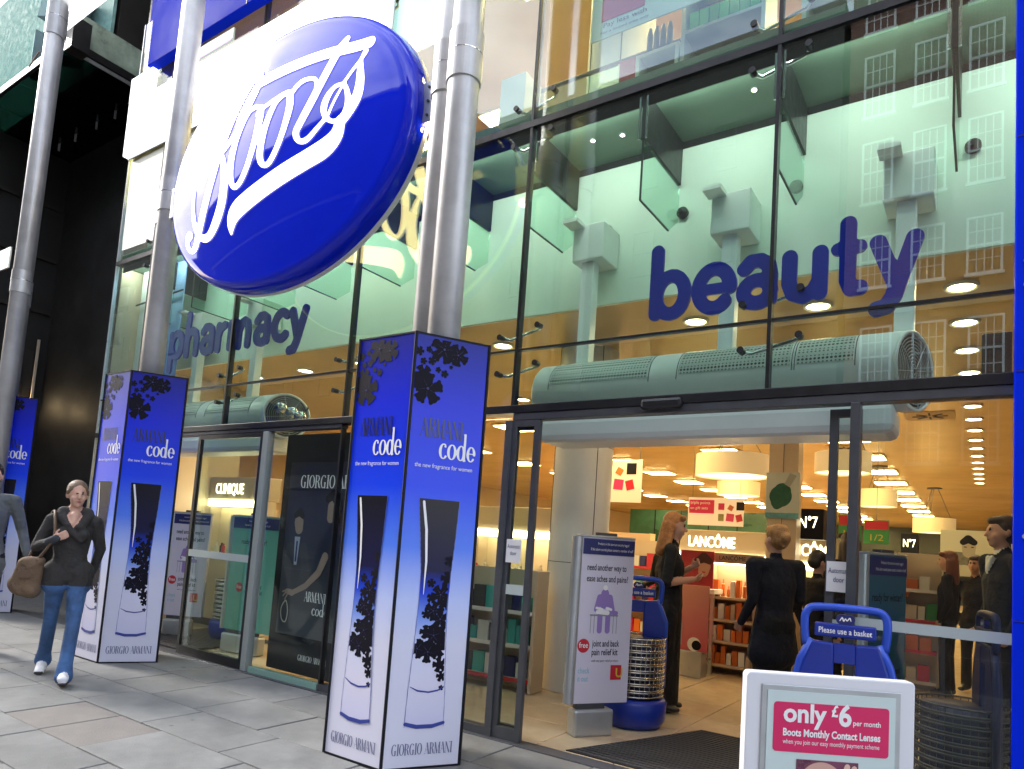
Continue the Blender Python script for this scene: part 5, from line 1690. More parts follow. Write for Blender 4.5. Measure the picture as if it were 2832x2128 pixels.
def pedestal(x, y, rz, label, kind, w=.50, h=1.25):
    t = thing('security_gate', label, 'security gate', (x, y, 0), rz, 'poster security gates')
    z0 = .24
    MB().box(-w / 2 + .03, w / 2 - .13, -.03, .09, .0, .20).obj('foot', M_alu, t, bev=0.02)
    MB().box(-w / 2 + .06, w / 2 - .2, .0, .06, .2005, z0).obj('neck', M_grey, t)
    MB().tube([(-w / 2, .03, z0), (-w / 2, .03, z0 + h)], .042, 20).obj('edge_post', M_alu, t, smooth=False)
    face = {'pain': M_paperlilac, 'teal': pm('pale teal print', (0.13, 0.44, 0.38), .4), 'night': pm('night blue print', (0.025, 0.12, 0.19), .4)}[kind]
    MB().box(-w / 2 + .03, w / 2, .0, .06, z0, z0 + h).obj('panel', face, t, bev=0.004)
    MB().box(-w / 2 + .035, w / 2 - .005, -.004, -.001, z0 + h - .13, z0 + h - .01).obj('header', M_navy, t)
    MB().box(-w / 2, w / 2, -.005, .066, z0 + h + .001, z0 + h + .018).obj('cap', M_alu, t, bev=0.004)
    MB().box(-.08, .08, .0, .06, z0 + h + .0185, z0 + h + .04).obj('handle', M_grey, t)
    y_ = -.0056
    put_text('Products in this store are security tagged', M_whiteink, t, -.09, z0 + h - .055, y_, width=.28, height=.02)
    put_text('If this alarm sounds please contact a member of staff', M_whiteink, t, -.15, z0 + h - .10, y_, width=.38, height=.022)
    yy = -.0015
    if kind == 'pain':
        put_text('need another way to', M_ink, t, -.17, z0 + 1.0, yy, width=.35, height=.05, bold=.012)
        put_text('ease aches and pains?', M_ink, t, -.17, z0 + .915, yy, width=.37, height=.05, bold=.012)
        # printed figure bending over a treatment table
        zf = z0 + .525
        stroke_shape([[(.0, zf + .24, .11), (.0, zf + .30, .07)], [(-.045, zf + .27, .05), (-.07, zf + .18, .045)], [(.045, zf + .27, .05), (.07, zf + .18, .045)], [(-.035, zf + .02, .045), (-.035, zf + .14, .045)], [(.035, zf + .02, .045), (.035, zf + .14, .045)], [(.05, zf + .16, .035), (.11, zf + .155, .03)]], .004, yy).obj('printed_figure', M_lilac, t)
        for st in ([(.0, zf + .345, .04)], [(-.06, zf + .16, .03), (.03, zf + .155, .035)], [(-.07, zf + .19, .02), (-.02, zf + .18, .02)], [(.02, zf + .19, .02), (.06, zf + .18, .02)]):
            stroke_shape([st], .003, yy - .0012).obj('printed_towel', M_whiteink, t)
        stroke_shape([[(-.12, zf + .135, .012), (.12, zf + .135, .012)]] + [[(xx, zf, .005), (xx, zf + .13, .005)] for xx in (-.115, -.085, .085, .115)], .003, yy - .0006).obj('printed_table', pm('grey ink', (0.25, 0.25, 0.32), .5), t)
        free_badge(t, -.165, z0 + .43, .052, yy)
        put_text('joint and back', M_ink, t, -.09, z0 + .425, yy, width=.24, height=.05, bold=.012)
        put_text('pain relief kit', M_ink, t, -.09, z0 + .36, yy, width=.23, height=.05, bold=.012)
        put_text('with any pain relief product', M_ink, t, -.09, z0 + .31, yy, width=.24, height=.018)
        MB().box(.085, .18, yy - .002, yy, z0 + .175, z0 + .285).obj('offer_square', M_red, t)
        put_text('U', pm('yellow print', (0.7, 0.5, 0.05), .4), t, .13, z0 + .195, yy - .004, height=.07, bold=.02)
        put_text('check', pm('sky ink', (0.18, 0.5, 0.62), .4), t, -.20, z0 + .225, yy, width=.10, height=.045)
        put_text('it out', pm('sky ink', (0.18, 0.5, 0.62), .4), t, -.20, z0 + .165, yy, width=.09, height=.045)
    else:
        put_text('ready for winter?', M_ink, t, -.18, z0 + .95, yy, width=.38, height=.055, bold=.01)
        free_badge(t, -.15, z0 + .47, .052, yy)
        put_text('Vitamin C and', M_ink, t, -.07, z0 + .47, yy, width=.25, height=.045, bold=.01)
        put_text('immune health kit', M_ink, t, -.07, z0 + .41, yy, width=.27, height=.045, bold=.01)
        stroke_shape([[(-.02, z0 + .62, .09), (-.02, z0 + .85, .08)], [(.08, z0 + .6, .06), (.08, z0 + .72, .05)]], .006, yy).obj('printed_figure', pm('dark teal ink', (0.02, 0.14, 0.14), .5), t)
    return t


pedestal(-2.40, 4.86, math.radians(58), 'white pain relief poster gate with a red free badge, left of the open entrance', 'pain')
pedestal(-.53, 5.25, math.radians(68), 'dark blue winter poster gate behind the fixed glass at the entrance', 'night')
pedestal(-8.08, 4.85, math.radians(30), 'white pain relief poster gate cut off by the middle advert column', 'pain')
pedestal(-6.66, 4.75, math.radians(8), 'teal winter poster gate behind the pharmacy sliding door', 'teal', w=.72)

# ================================================================== basket stands
M_wireshade = pm('shaded wire', (0.10, 0.10, 0.10), 0.5, metal=0.8)  # wire colour darkened to carry the shade behind the fixed glass


def basket_stand(x, y, rz, label, n=8, wire=None, body=None):
    wire = wire or M_wire
    M_basket, M_basketlite = body or (MATS['blue plastic'], MATS['lighter blue plastic'])
    t = thing('basket_stand', label, 'basket stand', (x, y, 0), rz, 'blue wire basket stands')
    R = .225
    MB().lathe([(R + .0, .01), (R + .035, .06), (R + .045, .20), (R + .02, .235), (R - .03, .235), (R - .04, .2)], 36).obj('base', M_basket, t, smooth=True)
    for k in range(n):
        z = .26 + k * .052
        b = MB()
        for dz in (0.0, .036):
            b.tube([((R + .012) * math.cos(2 * math.pi * j / 36), (R + .012) * math.sin(2 * math.pi * j / 36), z + dz) for j in range(36)], .0065, 6, closed=True)
        ring = b.obj('basket', wire, t, smooth=True)
        w = MB()
        for j in range(36):
            a = 2 * math.pi * j / 36
            w.tube([((R + .006) * math.cos(a), (R + .006) * math.sin(a), z - .01), ((R + .006) * math.cos(a), (R + .006) * math.sin(a), z + .036)], .0025, 4)
        w.obj('wire_mesh', wire, ring)
    MB().lathe([(R - .02, .24), (R - .02, .26 + n * .052 - .03)], 30).obj('inner_tub', pm('blue-black plastic', (0.01, 0.015, 0.06), .6), t, smooth=True)
    # upright: a tapered shield with a slot, a handle hoop and a name plate
    yb = .10
    zt = .26 + n * .052
    outl = [(-.245, .22), (-.245, zt + .12), (-.20, 1.02), (-.055, 1.05), (-.055, zt), (.055, zt), (.055, 1.05), (.20, 1.02), (.245, zt + .12), (.245, .22)]
    for sgn in (-1, 1):
        MB().xz([(sgn * .05, .3), (sgn * .05, 1.0), (sgn * .16, 1.005), (sgn * .235, zt + .1), (sgn * .235, .3)][::sgn], yb, yb + .05).obj('upright', M_basket, t, bev=0.012)
        MB().tube([(sgn * .16, yb + .02, 1.01), (sgn * .21, yb + .02, .9), (sgn * .238, yb + .02, zt + .1), (sgn * .24, yb + .02, .3)], .02, 10).obj('upright_edge', M_basketlite, t, smooth=True)
    MB().box(-.16, .16, yb, yb + .05, .955, 1.0049).obj('bridge', M_basket, t) if False else MB().box(-.0495, .0495, yb + .004, yb + .046, .9, 1.0).obj('bridge', M_basket, t)
    MB().tube(smooth3([(-.185, yb + .025, .98), (-.195, yb + .025, 1.10), (-.18, yb + .025, 1.16), (-.12, yb + .025, 1.18), (.12, yb + .025, 1.18), (.18, yb + .025, 1.16), (.195, yb + .025, 1.10), (.185, yb + .025, .98)]), .021, 12).obj('handle', M_basketlite, t, smooth=True)
    p = MB().box(-.145, .145, yb - .005, yb + .035, 1.03, 1.10).obj('name_plate', M_basket, t, bev=0.008)
    put_text('Please use a basket', M_whiteink, t, -.125, 1.05, yb - .0065, width=.25, height=.03, bold=.01)
    e = stroke_shape([[(-.02, 1.125, .05), (.02, 1.125, .05)]], .004, yb - .002, .03).obj('badge', M_navy, t)
    stroke_shape([smooth_path([(-.026, 1.118, .004), (-.015, 1.135, .006), (-.008, 1.117, .005), (.0, 1.13, .005), (.008, 1.12, .005), (.02, 1.135, .006), (.026, 1.12, .004)])], .002, yb - .004).obj('badge_script', M_whiteink, t)
    return t


def smooth3(pts, n=4):
    P = [np.array(p, float) for p in pts]
    out = []
    for i in range(len(P) - 1):
        p0, p1, p2, p3 = P[max(0, i - 1)], P[i], P[i + 1], P[min(len(P) - 1, i + 2)]
        for k in range(n):
            u = k / n
            out.append(tuple(0.5 * (2 * p1 + (p2 - p0) * u + (2 * p0 - 5 * p1 + 4 * p2 - p3) * u * u + (3 * p1 - p0 - 3 * p2 + p3) * u ** 3)))
    out.append(tuple(P[-1]))
    return out


basket_stand(-2.36, 5.40, math.radians(25), 'blue basket stand with steel wire baskets beside the pain relief gate', 9)
basket_stand(-.575, 3.90, math.radians(9), 'blue basket stand outside the glass post, half hidden by the white board', 8)
basket_stand(-.10, 4.90, math.radians(-78), 'blue basket stand with shade put into its colours, behind the fixed glass beside the blue pier', 8, M_wireshade, (pm('shaded blue plastic', (0.004, 0.010, 0.07), .5), pm('shaded blue plastic', (0.004, 0.010, 0.07), .5)))  # shade behind the glass is put into the darker body and wire colours
basket_stand(-7.62, 5.25, math.radians(20), 'blue basket stand inside the pharmacy entrance', 9)

# ================================================================== white promotion board on the pavement
t = thing('promotion_board', 'white framed pavement board with a magenta offer panel before the entrance', 'sign board', (-.452, 2.782, 0), math.radians(34.0))
W2, BH = .305, 1.0
fr = MB()
pts = []


def rrect(w, h, r, z0=0.0, n=5):
    out = []
    for cx, cz, a0 in ((w - r, z0 + h - r, 0), (-w + r, z0 + h - r, 90), (-w + r, z0 + r, 180), (w - r, z0 + r, 270)):
        for k in range(n + 1):
            a = math.radians(a0 + 90 * k / n)
            out.append((cx + r * math.cos(a), cz + r * math.sin(a)))
    return out


MB().xz(rrect(W2, BH - .06, .018, .06)[::-1], 0, .05).obj('frame', pm('white board frame', (0.72, 0.72, 0.77), .35), t, bev=0.006)
MB().box(-W2 + .055, W2 - .055, -.006, -.001, .2, BH - .04).obj('snap_frame', M_alu, t, bev=0.003)
MB().box(-W2 + .075, W2 - .075, -.009, -.0065, .22, BH - .06).obj('print', pm('pale mint print', (0.58, 0.68, 0.68), .3), t)
mg = flat_shape(lambda X, Y: np.hypot(np.maximum(np.abs(X) - .195, 0), np.maximum(np.abs(Y - .815) - .075, 0)) - .012, (-.23, .23, .70, .93), .006, -.0102)
mg.obj('offer_panel', M_mag, t)
put_text('only', M_whiteink, t, -.172, .835, -.0115, width=.155, height=.066, bold=.03)
put_text('£', M_whiteink, t, .0, .862, -.0115, width=.024, height=.04, bold=.03)
put_text('6', M_whiteink, t, .026, .832, -.0115, width=.046, height=.075, bold=.03)
put_text('per month', M_whiteink, t, .078, .835, -.0115, width=.098, height=.019, bold=.015)
put_text('Boots Monthly Contact Lenses', M_whiteink, t, -.172, .785, -.0115, width=.348, height=.026, bold=.03)
put_text('when you join our easy monthly payment scheme', M_whiteink, t, -.172, .757, -.0115, width=.345, height=.017)
MB().box(-.12, .10, -.0115, -.0098, .30, .705).obj('photo', pm('dark violet print', (0.18, 0.05, 0.10), .3, noise=(6, .5)), t)
stroke_shape([[(-.03, .62, .16), (.0, .56, .16)]], .006, -.0125).obj('printed_face', pm('rosy skin print', (0.62, 0.36, 0.30), .4), t)
stroke_shape([[(.06, .69, .02), (.045, .63, .03)], [(.085, .685, .02), (.075, .62, .03)]], .004, -.0138).obj('printed_fingers', pm('pale skin print', (0.75, 0.5, 0.42), .4), t)
MB().box(-W2 - .06, W2 + .06, -.18, .24, 0, .055).obj('base', M_grey, t, bev=0.015)
MB().box(.20, .24, .051, .056, .985, .99).obj('catch', M_grey, t) if False else None

# ================================================================== first-floor shelving and stock behind the upper panes
M_shelfpale = pm('pale shelf', (0.62, 0.70, 0.68), 0.4)
M_bottleblue = pm('blue bottle', (0.05, 0.30, 0.42), 0.3, rnd=.2)
M_bottledark = pm('dark tube', (0.05, 0.07, 0.08), 0.35)
M_packgreen = pm('green pack', (0.08, 0.5, 0.14), 0.4, rnd=.2)


def upper_unit(x0, x1, z0, z1, rows, label):
    t = thing('display_shelf', label, 'shelf', ((x0 + x1) / 2, 4.62, z0))
    w, h = x1 - x0, z1 - z0
    for sx_ in (-w / 2, w / 2 - .03):
        MB().box(sx_, sx_ + .03, 0, .3, 0, h).obj('side', M_shelfpale, t)
    MB().box(-w / 2 + .031, w / 2 - .031, .27, .3, 0, h).obj('back', M_timber, t)
    for k, (z, mt, hh, ww) in enumerate(rows):
        if z >= 0:
            MB().box(-w / 2 + .031, w / 2 - .031, 0, .269, z - .025, z).obj('shelf_board', M_shelfpale, t)
        if mt is None:
            continue
        zz = z if z >= 0 else h
        x = -w / 2 + .05
        while x < w / 2 - .03 - ww:
            if mt is M_packgreen or mt is M_orange:
                MB().box(0, ww - .006, 0, .12, 0, hh).obj('packet', mt, t, loc=(x, .04, zz + .001))
            else:
                MB().lathe([(ww * .42, 0), (ww * .45, hh * .75), (ww * .3, hh * .92), (ww * .25, hh)], 10).obj('bottle', mt, t, loc=(x + ww / 2, .07, zz + .001), smooth=True)
            x += ww
    return t


upper_unit(-2.28, -1.93, 4.81, 5.25, [(.15, M_bottleblue, .12, .055), (.44, M_bottledark, .24, .055)], 'low pale shelf unit with dark tubes on top behind the upper panes')
upper_unit(-1.92, -1.30, 4.81, 5.72, [(.15, M_orange, .14, .07), (.50, M_packgreen, .16, .075), (.90, M_bottleblue, .16, .05)], 'pale shelf unit with green packets behind the upper panes')
upper_unit(-1.06, -.36, 4.81, 5.5, [(.15, M_bottleblue, .12, .055), (.48, M_bottleblue, .16, .06)], 'pale shelf unit with blue bottles at the top right behind the upper panes')
t = thing('crimson_box', 'crimson display box on the upper floor beside the pale shelves', 'box', (-2.42, 4.95, 4.81))
MB().prism([(-.11, -.12), (.11, -.12), (.11, .15), (-.11, .15)], 0, .62).obj('carton', pm('crimson card', (0.30, 0.01, 0.04), .4), t, bev=0.005)
t = thing('white_plinth', 'white plinth block on the upper floor right of the oval sign', 'plinth', (-3.42, 4.62, 4.81))
MB().box(-.13, .13, -.05, .2, 0, .64).obj('block', M_white, t, bev=0.004)
MB().box(-.60, -.131, -.05, .2, 0, .14).obj('low_block', M_white, t)
t = thing('upper_board', 'white hanging poster with magenta corner and small print at the top edge', 'poster', (-2.15, 4.45, 5.36))
MB().box(-.45, .62, 0, .01, 0, .9).obj('board', pm('white poster', (0.78, 0.82, 0.82), .4), t)
MB().box(-.36, .0, -.004, -.001, .14, .6).obj('pink_panel', M_mag, t)
put_text('Pay less with', pm('mauve ink', (0.2, 0.12, 0.25), .5), t, -.34, .085, -.004, width=.36, height=.04)
put_text('For a limited time only', pm('mauve ink', (0.2, 0.12, 0.25), .5), t, -.36, .035, -.004, width=.40, height=.022)
for x in (-.42, .58):
    MB().tube([(x, .005, .9), (x, .005, 2.58)], .004, 6).obj('cable', M_grey, t)
t = thing('upper_board', 'glowing pale cyan sheet standing in for the lit upper floor interior above the oval sign', 'poster', (-4.75, 4.6, 6.3))
MB().box(-.55, .85, 0, .02, 0, 1.2).obj('board', pm('cyan interior glow', (0.55, 0.72, 0.78), .4, emit=((.7, .95, 1), .3)), t)  # added sheet; its glow and colour stand for the lit interior
t = thing('glass_balustrade', 'low upper floor glass balustrade with handrail near the white plinth', 'balustrade', (-2.9, 5.3, 4.8))
MB().box(-.9, .8, 0, .012, 0, 1.0).obj('pane', G_fin, t)
MB().tube([(-.9, .006, 1.02), (.8, .006, 1.02)], .02, 10).obj('handrail', M_grey, t)
t = thing('upper_shelf_wall', 'warm timber wall unit with ledges at the back of the upper floor', 'wall unit', (-1.5, 9.3, 4.8))
MB().box(-2.6, 2.6, 0, .18, 0, 2.4).obj('panel', M_timber, t)
for z in (.8, 1.3, 1.8):
    MB().box(-2.5, 2.5, -.25, -.001, z, z + .04).obj('ledge', M_cream, t)
# tall blue and white banner behind the end panes
t = thing('window_banner', 'pale blue striped banner inside the far end of the glass', 'banner', (-8.75, 4.55, 2.6))
MB().box(-.25, .45, 0, .015, 0, 3.3).obj('cloth', ramp_mat('blue wash print', [(0, (0.06, 0.16, 0.55)), (.35, (0.10, 0.24, 0.70)), (.6, (0.35, 0.55, 0.85)), (1, (0.12, 0.22, 0.6))], 'Z', 0, 3.3, rough=.4, noise=.3), t)
MB().box(-.58, -.30, 0, .015, .1, 3.3).obj('white_strip', pm('white strip print', (0.7, 0.74, 0.74), .4), t)
for z in (.5, 1.6, 2.2):
    MB().tube([(-.6, -.04, z), (.5, -.04, z + .05)], .012, 8).obj('support_rod', M_grey, t)

# ================================================================== people
# a figure is drawn from round-ended limbs and ellipsoids that are fused into one continuous skin
def ring_mesh(a, b, ra, rb, seg=14):
    """tapered limb with round ends; ra, rb = (rx, ry)"""
    a, b = Vector(a), Vector(b)
    d = b - a
    L = max(d.length, 1e-5)
    z = d / L
    x = Vector((1, 0, 0)) - z * z.x
    x = x.normalized() if x.length > .2 else z.orthogonal().normalized()
    y = z.cross(x)
    rows = []
    for k in range(1, 5):
        t = math.pi / 2 * k / 5
        rows.append((-math.cos(t), math.sin(t), 0))
    rows += [(0, 1, 0), (0, 1, 1)]
    for k in range(1, 5):
        t = math.pi / 2 * k / 5
        rows.append((math.sin(t), math.cos(t), 1))
    vs = [a - z * min(ra)]
    for e, s, w in rows:
        c, r = (a, ra) if w == 0 else (b, rb)
        for j in range(seg):
            u = 2 * math.pi * j / seg
            vs.append(c + z * (e * min(r)) + x * (r[0] * s * math.cos(u)) + y * (r[1] * s * math.sin(u)))
    vs.append(b + z * min(rb))
    fs = [(0, 1 + (j + 1) % seg, 1 + j) for j in range(seg)]
    n = len(rows)
    for i in range(n - 1):
        for j in range(seg):
            p = 1 + i * seg
            fs.append((p + j, p + (j + 1) % seg, p + seg + (j + 1) % seg, p + seg + j))
    k, p = len(vs) - 1, 1 + (n - 1) * seg
    fs += [(p + j, p + (j + 1) % seg, k) for j in range(seg)]
    return vs, fs


class Fig:
    def __init__(s):
        s.p = []

    def limb(s, mat, a, b, ra, rb=None, bias=0.0):
        f = lambda r: (r, r) if isinstance(r, (int, float)) else r
        ra = f(ra)
        rb = ra if rb is None else f(rb)
        s.p.append((mat, 'l', np.array(a, float), np.array(b, float), ra, rb, bias))
        return s

    def ell(s, mat, c, r, R=None, bias=0.0):
        s.p.append((mat, 'e', np.array(c, float), np.array(r, float), np.eye(3) if R is None else np.array(R), None, bias))
        return s

    def dist(s, P):
        out = []
        for mt, kind, a, b, c, d, bias in s.p:
            if kind == 'l':
                v = b - a
                L = max(v @ v, 1e-9)
                t = np.clip((P - a) @ v / L, 0, 1)
                q = P - a - t[:, None] * v
                ra, rb = min(c) * .5 + max(c) * .5, min(d) * .5 + max(d) * .5
                rx = (c[0] + (d[0] - c[0]) * t)
                ry = (c[1] + (d[1] - c[1]) * t)
                if abs(c[0] - c[1]) > 1e-4:
                    dd = (np.sqrt((q[:, 0] / rx) ** 2 + (np.hypot(q[:, 1], q[:, 2] * .6) / ry) ** 2) - 1) * np.minimum(rx, ry)
                else:
                    dd = np.linalg.norm(q, axis=1) - rx
            else:
                q = (P - a) @ c
                dd = (np.linalg.norm(q / b, axis=1) - 1) * b.min()
            out.append(dd - bias)
        return np.array(out)

    def build(s, name, mats, voxel, parent=None, smooth_it=4, rule=None):
        mb = MB()
        for mt, kind, a, b, c, d, bias in s.p:
            if kind == 'l':
                mb.add(*ring_mesh(a, b, c, d))
            else:
                m2 = MB().ball((0, 0, 0), tuple(b), 14, 10)
                R4 = Matrix([list(r) for r in c]).to_4x4()
                m2.xf(Matrix.Translation(Vector(a)) @ R4)
                mb.add(m2.v, m2.f)
        me = bpy.data.meshes.new('raw')
        me.from_pydata(mb.v, [], mb.f)
        ob = bpy.data.objects.new('raw', me)
        COL.objects.link(ob)
        r = ob.modifiers.new('r', 'REMESH')
        r.mode = 'VOXEL'
        r.voxel_size = voxel
        r.use_smooth_shade = True
        sm = ob.modifiers.new('s', 'SMOOTH')
        sm.factor = .5
        sm.iterations = smooth_it
        dg = bpy.context.evaluated_depsgraph_get()
        out = bpy.data.meshes.new_from_object(ob.evaluated_get(dg))
        bpy.data.objects.remove(ob)
        bpy.data.meshes.remove(me)
        out.name = name
        names = []
        for p in s.p:
            if p[0] not in names:
                names.append(p[0])
        out.materials.clear()
        for n in names:
            out.materials.append(mats[n])
        nf = len(out.polygons)
        c = np.empty(nf * 3)
        out.polygons.foreach_get('center', c)
        D = s.dist(c.reshape(-1, 3))
        idx = np.array([names.index(p[0]) for p in s.p])[D.argmin(0)]
        if rule is not None:
            idx = rule(c.reshape(-1, 3), idx, names)
        out.polygons.foreach_set('material_index', idx.astype(np.int32))
        out.polygons.foreach_set('use_smooth', np.ones(nf, bool))
        out.update()
        return link(name, out, parent)


def rotm(yaw=0, tilt=0, roll=0):
    return np.array((Matrix.Rotation(yaw, 3, 'Z') @ Matrix.Rotation(tilt, 3, 'X') @ Matrix.Rotation(roll, 3, 'Y')))


def head(f, hc, R, s=1.0, skin='skin', hair='hair', eyes=True):
    """face looks along -y of R"""
    g_ = lambda x, y, z: np.array(hc) + R @ (np.array((x, y, z)) * s)
    f.ell(skin, g_(0, .012, .022), np.array((.072, .090, .095)) * s, R)
    f.ell(skin, g_(0, -.022, -.03), np.array((.058, .064, .085)) * s, R)
    f.ell(skin, g_(0, -.055, -.088), np.array((.026, .022, .022)) * s, R)
    f.limb(skin, g_(0, -.086, .012), g_(0, -.103, -.026), .009 * s, .013 * s)
    for k in (-1, 1):
        f.ell(skin, g_(k * .074, .012, -.008), np.array((.012, .022, .032)) * s, R)
        f.ell(skin, g_(k * .036, -.058, -.03), np.array((.022, .02, .022)) * s, R)
        if eyes:
            f.ell('eye', g_(k * .029, -.083, .012), np.array((.0085, .005, .0035)) * s, R, .0)
            f.limb('brow', g_(k * .014, -.089, .030), g_(k * .046, -.080, .031), .003 * s, None, .0)
    if eyes:
        f.ell('lip', g_(0, -.088, -.060), np.array((.019, .008, .0055)) * s, R, .001)
    return g_


def hand(f, w, d, n, side, skin='skin', curl=.5, s=1.0):
    """palm from wrist w along d, palm facing n; thumb on the given side"""
    w, d, n = np.array(w, float), np.array(d, float), np.array(n, float)
    d /= np.linalg.norm(d)
    n -= d * (n @ d)
    n /= np.linalg.norm(n)
    x = np.cross(d, n) * side
    pc = w + d * .045 * s
    for k in (-1.5, -.5, .5, 1.5):
        f.limb(skin, w + d * .012 * s + x * k * .009 * s, w + d * .078 * s + x * k * .018 * s, .0125 * s, .0105 * s)
    for k, L in ((-1.5, .058), (-.5, .07), (.5, .075), (1.5, .066)):
        b = w + d * .082 * s + x * k * .0195 * s
        c1 = d * math.cos(curl * .7) + n * math.sin(curl * .7)
        c2 = d * math.cos(curl * 1.9) + n * math.sin(curl * 1.9)
        m = b + c1 * L * .5 * s
        f.limb(skin, b, m, .0098 * s, .0085 * s)
        f.limb(skin, m, m + c2 * L * .5 * s, .0085 * s, .0068 * s)
    tb = w + d * .028 * s + x * .030 * s
    tm = tb + (d * .6 + x * .7 + n * .3) * .036 * s
    f.limb(skin, tb, tm, .0125 * s, .0105 * s)
    f.limb(skin, tm, tm + (d * .85 + x * .2 + n * .4) * .03 * s, .010 * s, .008 * s)


SKIN = pm('fair skin', (0.58, 0.33, 0.24), .5, noise=(30, .05))
SKIN2 = pm('tanned skin', (0.42, 0.22, 0.15), .5, noise=(30, .05))
BASE = dict(skin=SKIN, eye=pm('eye dark', (0.03, 0.025, 0.02), .3), brow=pm('brow', (0.10, 0.06, 0.04), .8), lip=pm('lips', (0.42, 0.12, 0.10), .45))


def shoe(f, mat, ankle, fwd, s=1.0, sole=None):
    a = np.array(ankle, float)
    d = np.array(fwd, float)
    d /= np.linalg.norm(d)
    f.limb(mat, a + np.array((0, 0, -.035)) - d * .035, a + d * .13 + np.array((0, 0, -.045)), (.040, .034), (.040, .026))
    f.limb(mat, a + np.array((0, 0, -.02)), a + d * .06 + np.array((0, 0, -.025)), .038, .032)


# ---- the woman walking along the pavement
def walking_woman():
    t = thing('person', 'woman in dark hooded jacket and flared jeans walking with a brown shoulder bag', 'person', (-6.42, 2.80, 0), math.radians(63))
    f = Fig()
    M_ = dict(BASE)
    M_['jacket'] = pm('charcoal jersey', (0.030, 0.027, 0.026), .85, noise=(9, .35), bump=(13, .9, .03))
    M_['jeans'] = pm('blue denim', (0.045, 0.105, 0.245), .8, noise=(4.5, .5), bump=(15, .8, .025))
    M_['shoe'] = pm('white trainer', (0.78, 0.78, 0.80), .5)
    M_['sole'] = pm('dark sole', (0.03, 0.03, 0.035), .7)
    # legs: own right leg (x < 0) trails, own left leg steps forward
    f.limb('jeans', (-.080, .0, .86), (-.095, .12, .47), .084, .053)
    f.limb('jeans', (-.095, .12, .47), (-.125, .33, .15), .053, .053)
    f.limb('jeans', (-.125, .32, .18), (-.130, .37, .10), .054, .068)
    f.limb('jeans', (.080, .0, .86), (.085, -.13, .47), .084, .054)
    f.limb('jeans', (.085, -.13, .47), (.07, -.23, .12), .054, .053)
    f.limb('jeans', (.07, -.225, .17), (.07, -.24, .07), .054, .069)
    f.limb('jeans', (-.055, .0, .90), (.055, .0, .90), (.10, .098), None)
    f.limb('jeans', (-.05, .045, .86), (.05, .045, .86), .085)
    shoe(f, 'shoe', (-.132, .345, .105), (-.05, -1, -.28))
    shoe(f, 'shoe', (.068, -.245, .095), (.05, -1, .18))
    f.limb('sole', (.068, -.225, .018), (.075, -.385, .035), (.040, .012), (.036, .010), .002)
    f.limb('sole', (-.13, .375, .045), (-.14, .20, .014), (.040, .010), (.036, .010), .002)
    # torso
    f.limb('jacket', (0, .0, .90), (0, .0, 1.04), (.145, .100), (.125, .090))
    f.limb('jacket', (0, .0, 1.04), (0, .005, 1.20), (.125, .090), (.145, .100))
    f.limb('jacket', (0, .005, 1.20), (0, .012, 1.32), (.145, .098), (.140, .072))
    f.limb('jacket', (-.142, .012, 1.335), (.142, .012, 1.335), .056)
    f.limb('jacket', (-.085, .01, .875), (.085, .01, .875), .108)
    for k in (-1, 1):
        f.limb('jacket', (k * .085, .0, .90), (k * .087, -.01, .80), .105, .100)
    for k in (-1, 1):
        f.ell('jacket', (k * .068, -.085, 1.215), (.062, .052, .06))
    # collar / hood rolls
    f.limb('jacket', (-.085, .01, 1.40), (.085, .01, 1.40), .052)
    f.limb('jacket', (-.10, -.02, 1.375), (-.035, -.10, 1.29), .042, .034)
    f.limb('jacket', (.10, -.02, 1.375), (.045, -.10, 1.28), .042, .034)
    f.limb('jacket', (-.04, -.105, 1.27), (.07, -.115, 1.17), .028, .022)
    f.limb('skin', (0, .0, 1.36), (0, -.012, 1.46), .052, .048)
    f.limb('skin', (0, -.055, 1.37), (0, -.090, 1.315), .042, .026, .012)
    # own right arm (x<0): elbow out, hand up at the strap
    f.limb('jacket', (-.158, .01, 1.33), (-.248, .02, 1.10), .056, .045)
    f.limb('jacket', (-.248, .02, 1.10), (-.135, -.165, 1.155), .045, .034)
    f.limb('glove', (-.15, -.15, 1.15), (-.10, -.185, 1.18), .036, .034)
    M_['glove'] = pm('grey knit glove', (0.035, 0.04, 0.05), .9)
    hand(f, (-.115, -.175, 1.172), (.75, -.35, .45), (.2, .95, .2), 1, 'skin', 1.0, .92)
    # own left arm hangs a little behind
    f.limb('jacket', (.158, .01, 1.33), (.212, .08, 1.10), .055, .045)
    f.limb('jacket', (.212, .08, 1.10), (.17, .13, .90), .044, .034)
    hand(f, (.17, .13, .89), (0, -.15, -1), (-1, 0, 0), -1, 'skin', .5, .92)
    R = rotm(math.radians(14), math.radians(2))
    g_ = head(f, (0, -.022, 1.555), R, .98)
    def hem(P, idx, names):
        j, k = names.index('jacket'), names.index('jeans')
        idx = np.where((idx == k) & (P[:, 2] > .80 + .008 * np.sin(P[:, 0] * 40)) & (np.abs(P[:, 0]) < .25), j, idx)
        return np.where((idx == j) & (P[:, 2] < .79) & (np.abs(P[:, 0]) < .2), k, idx)
    f.build('body', M_, .0085, t, 3, hem)
    h = Fig()
    h.ell('hair', g_(0, .028, .040), np.array((.082, .094, .090)), R)
    h.ell('hair', g_(0, .105, .030), (.035, .04, .04), R)
    h.limb('hair', g_(-.070, -.010, .03), g_(-.072, .02, -.02), .016)
    h.limb('hair', g_(.070, -.010, .03), g_(.072, .02, -.02), .016)
    h.build('hair', dict(hair=pm('mouse brown hair', (0.16, 0.10, 0.06), .55, noise=(50, .3), bump=(90, .5))), .009, t, 2)
    b = thing('shoulder_bag', 'slouchy brown shoulder bag hanging at the walking woman\'s hip', 'bag', (-6.42, 2.80, 0), math.radians(63))
    q = Fig()
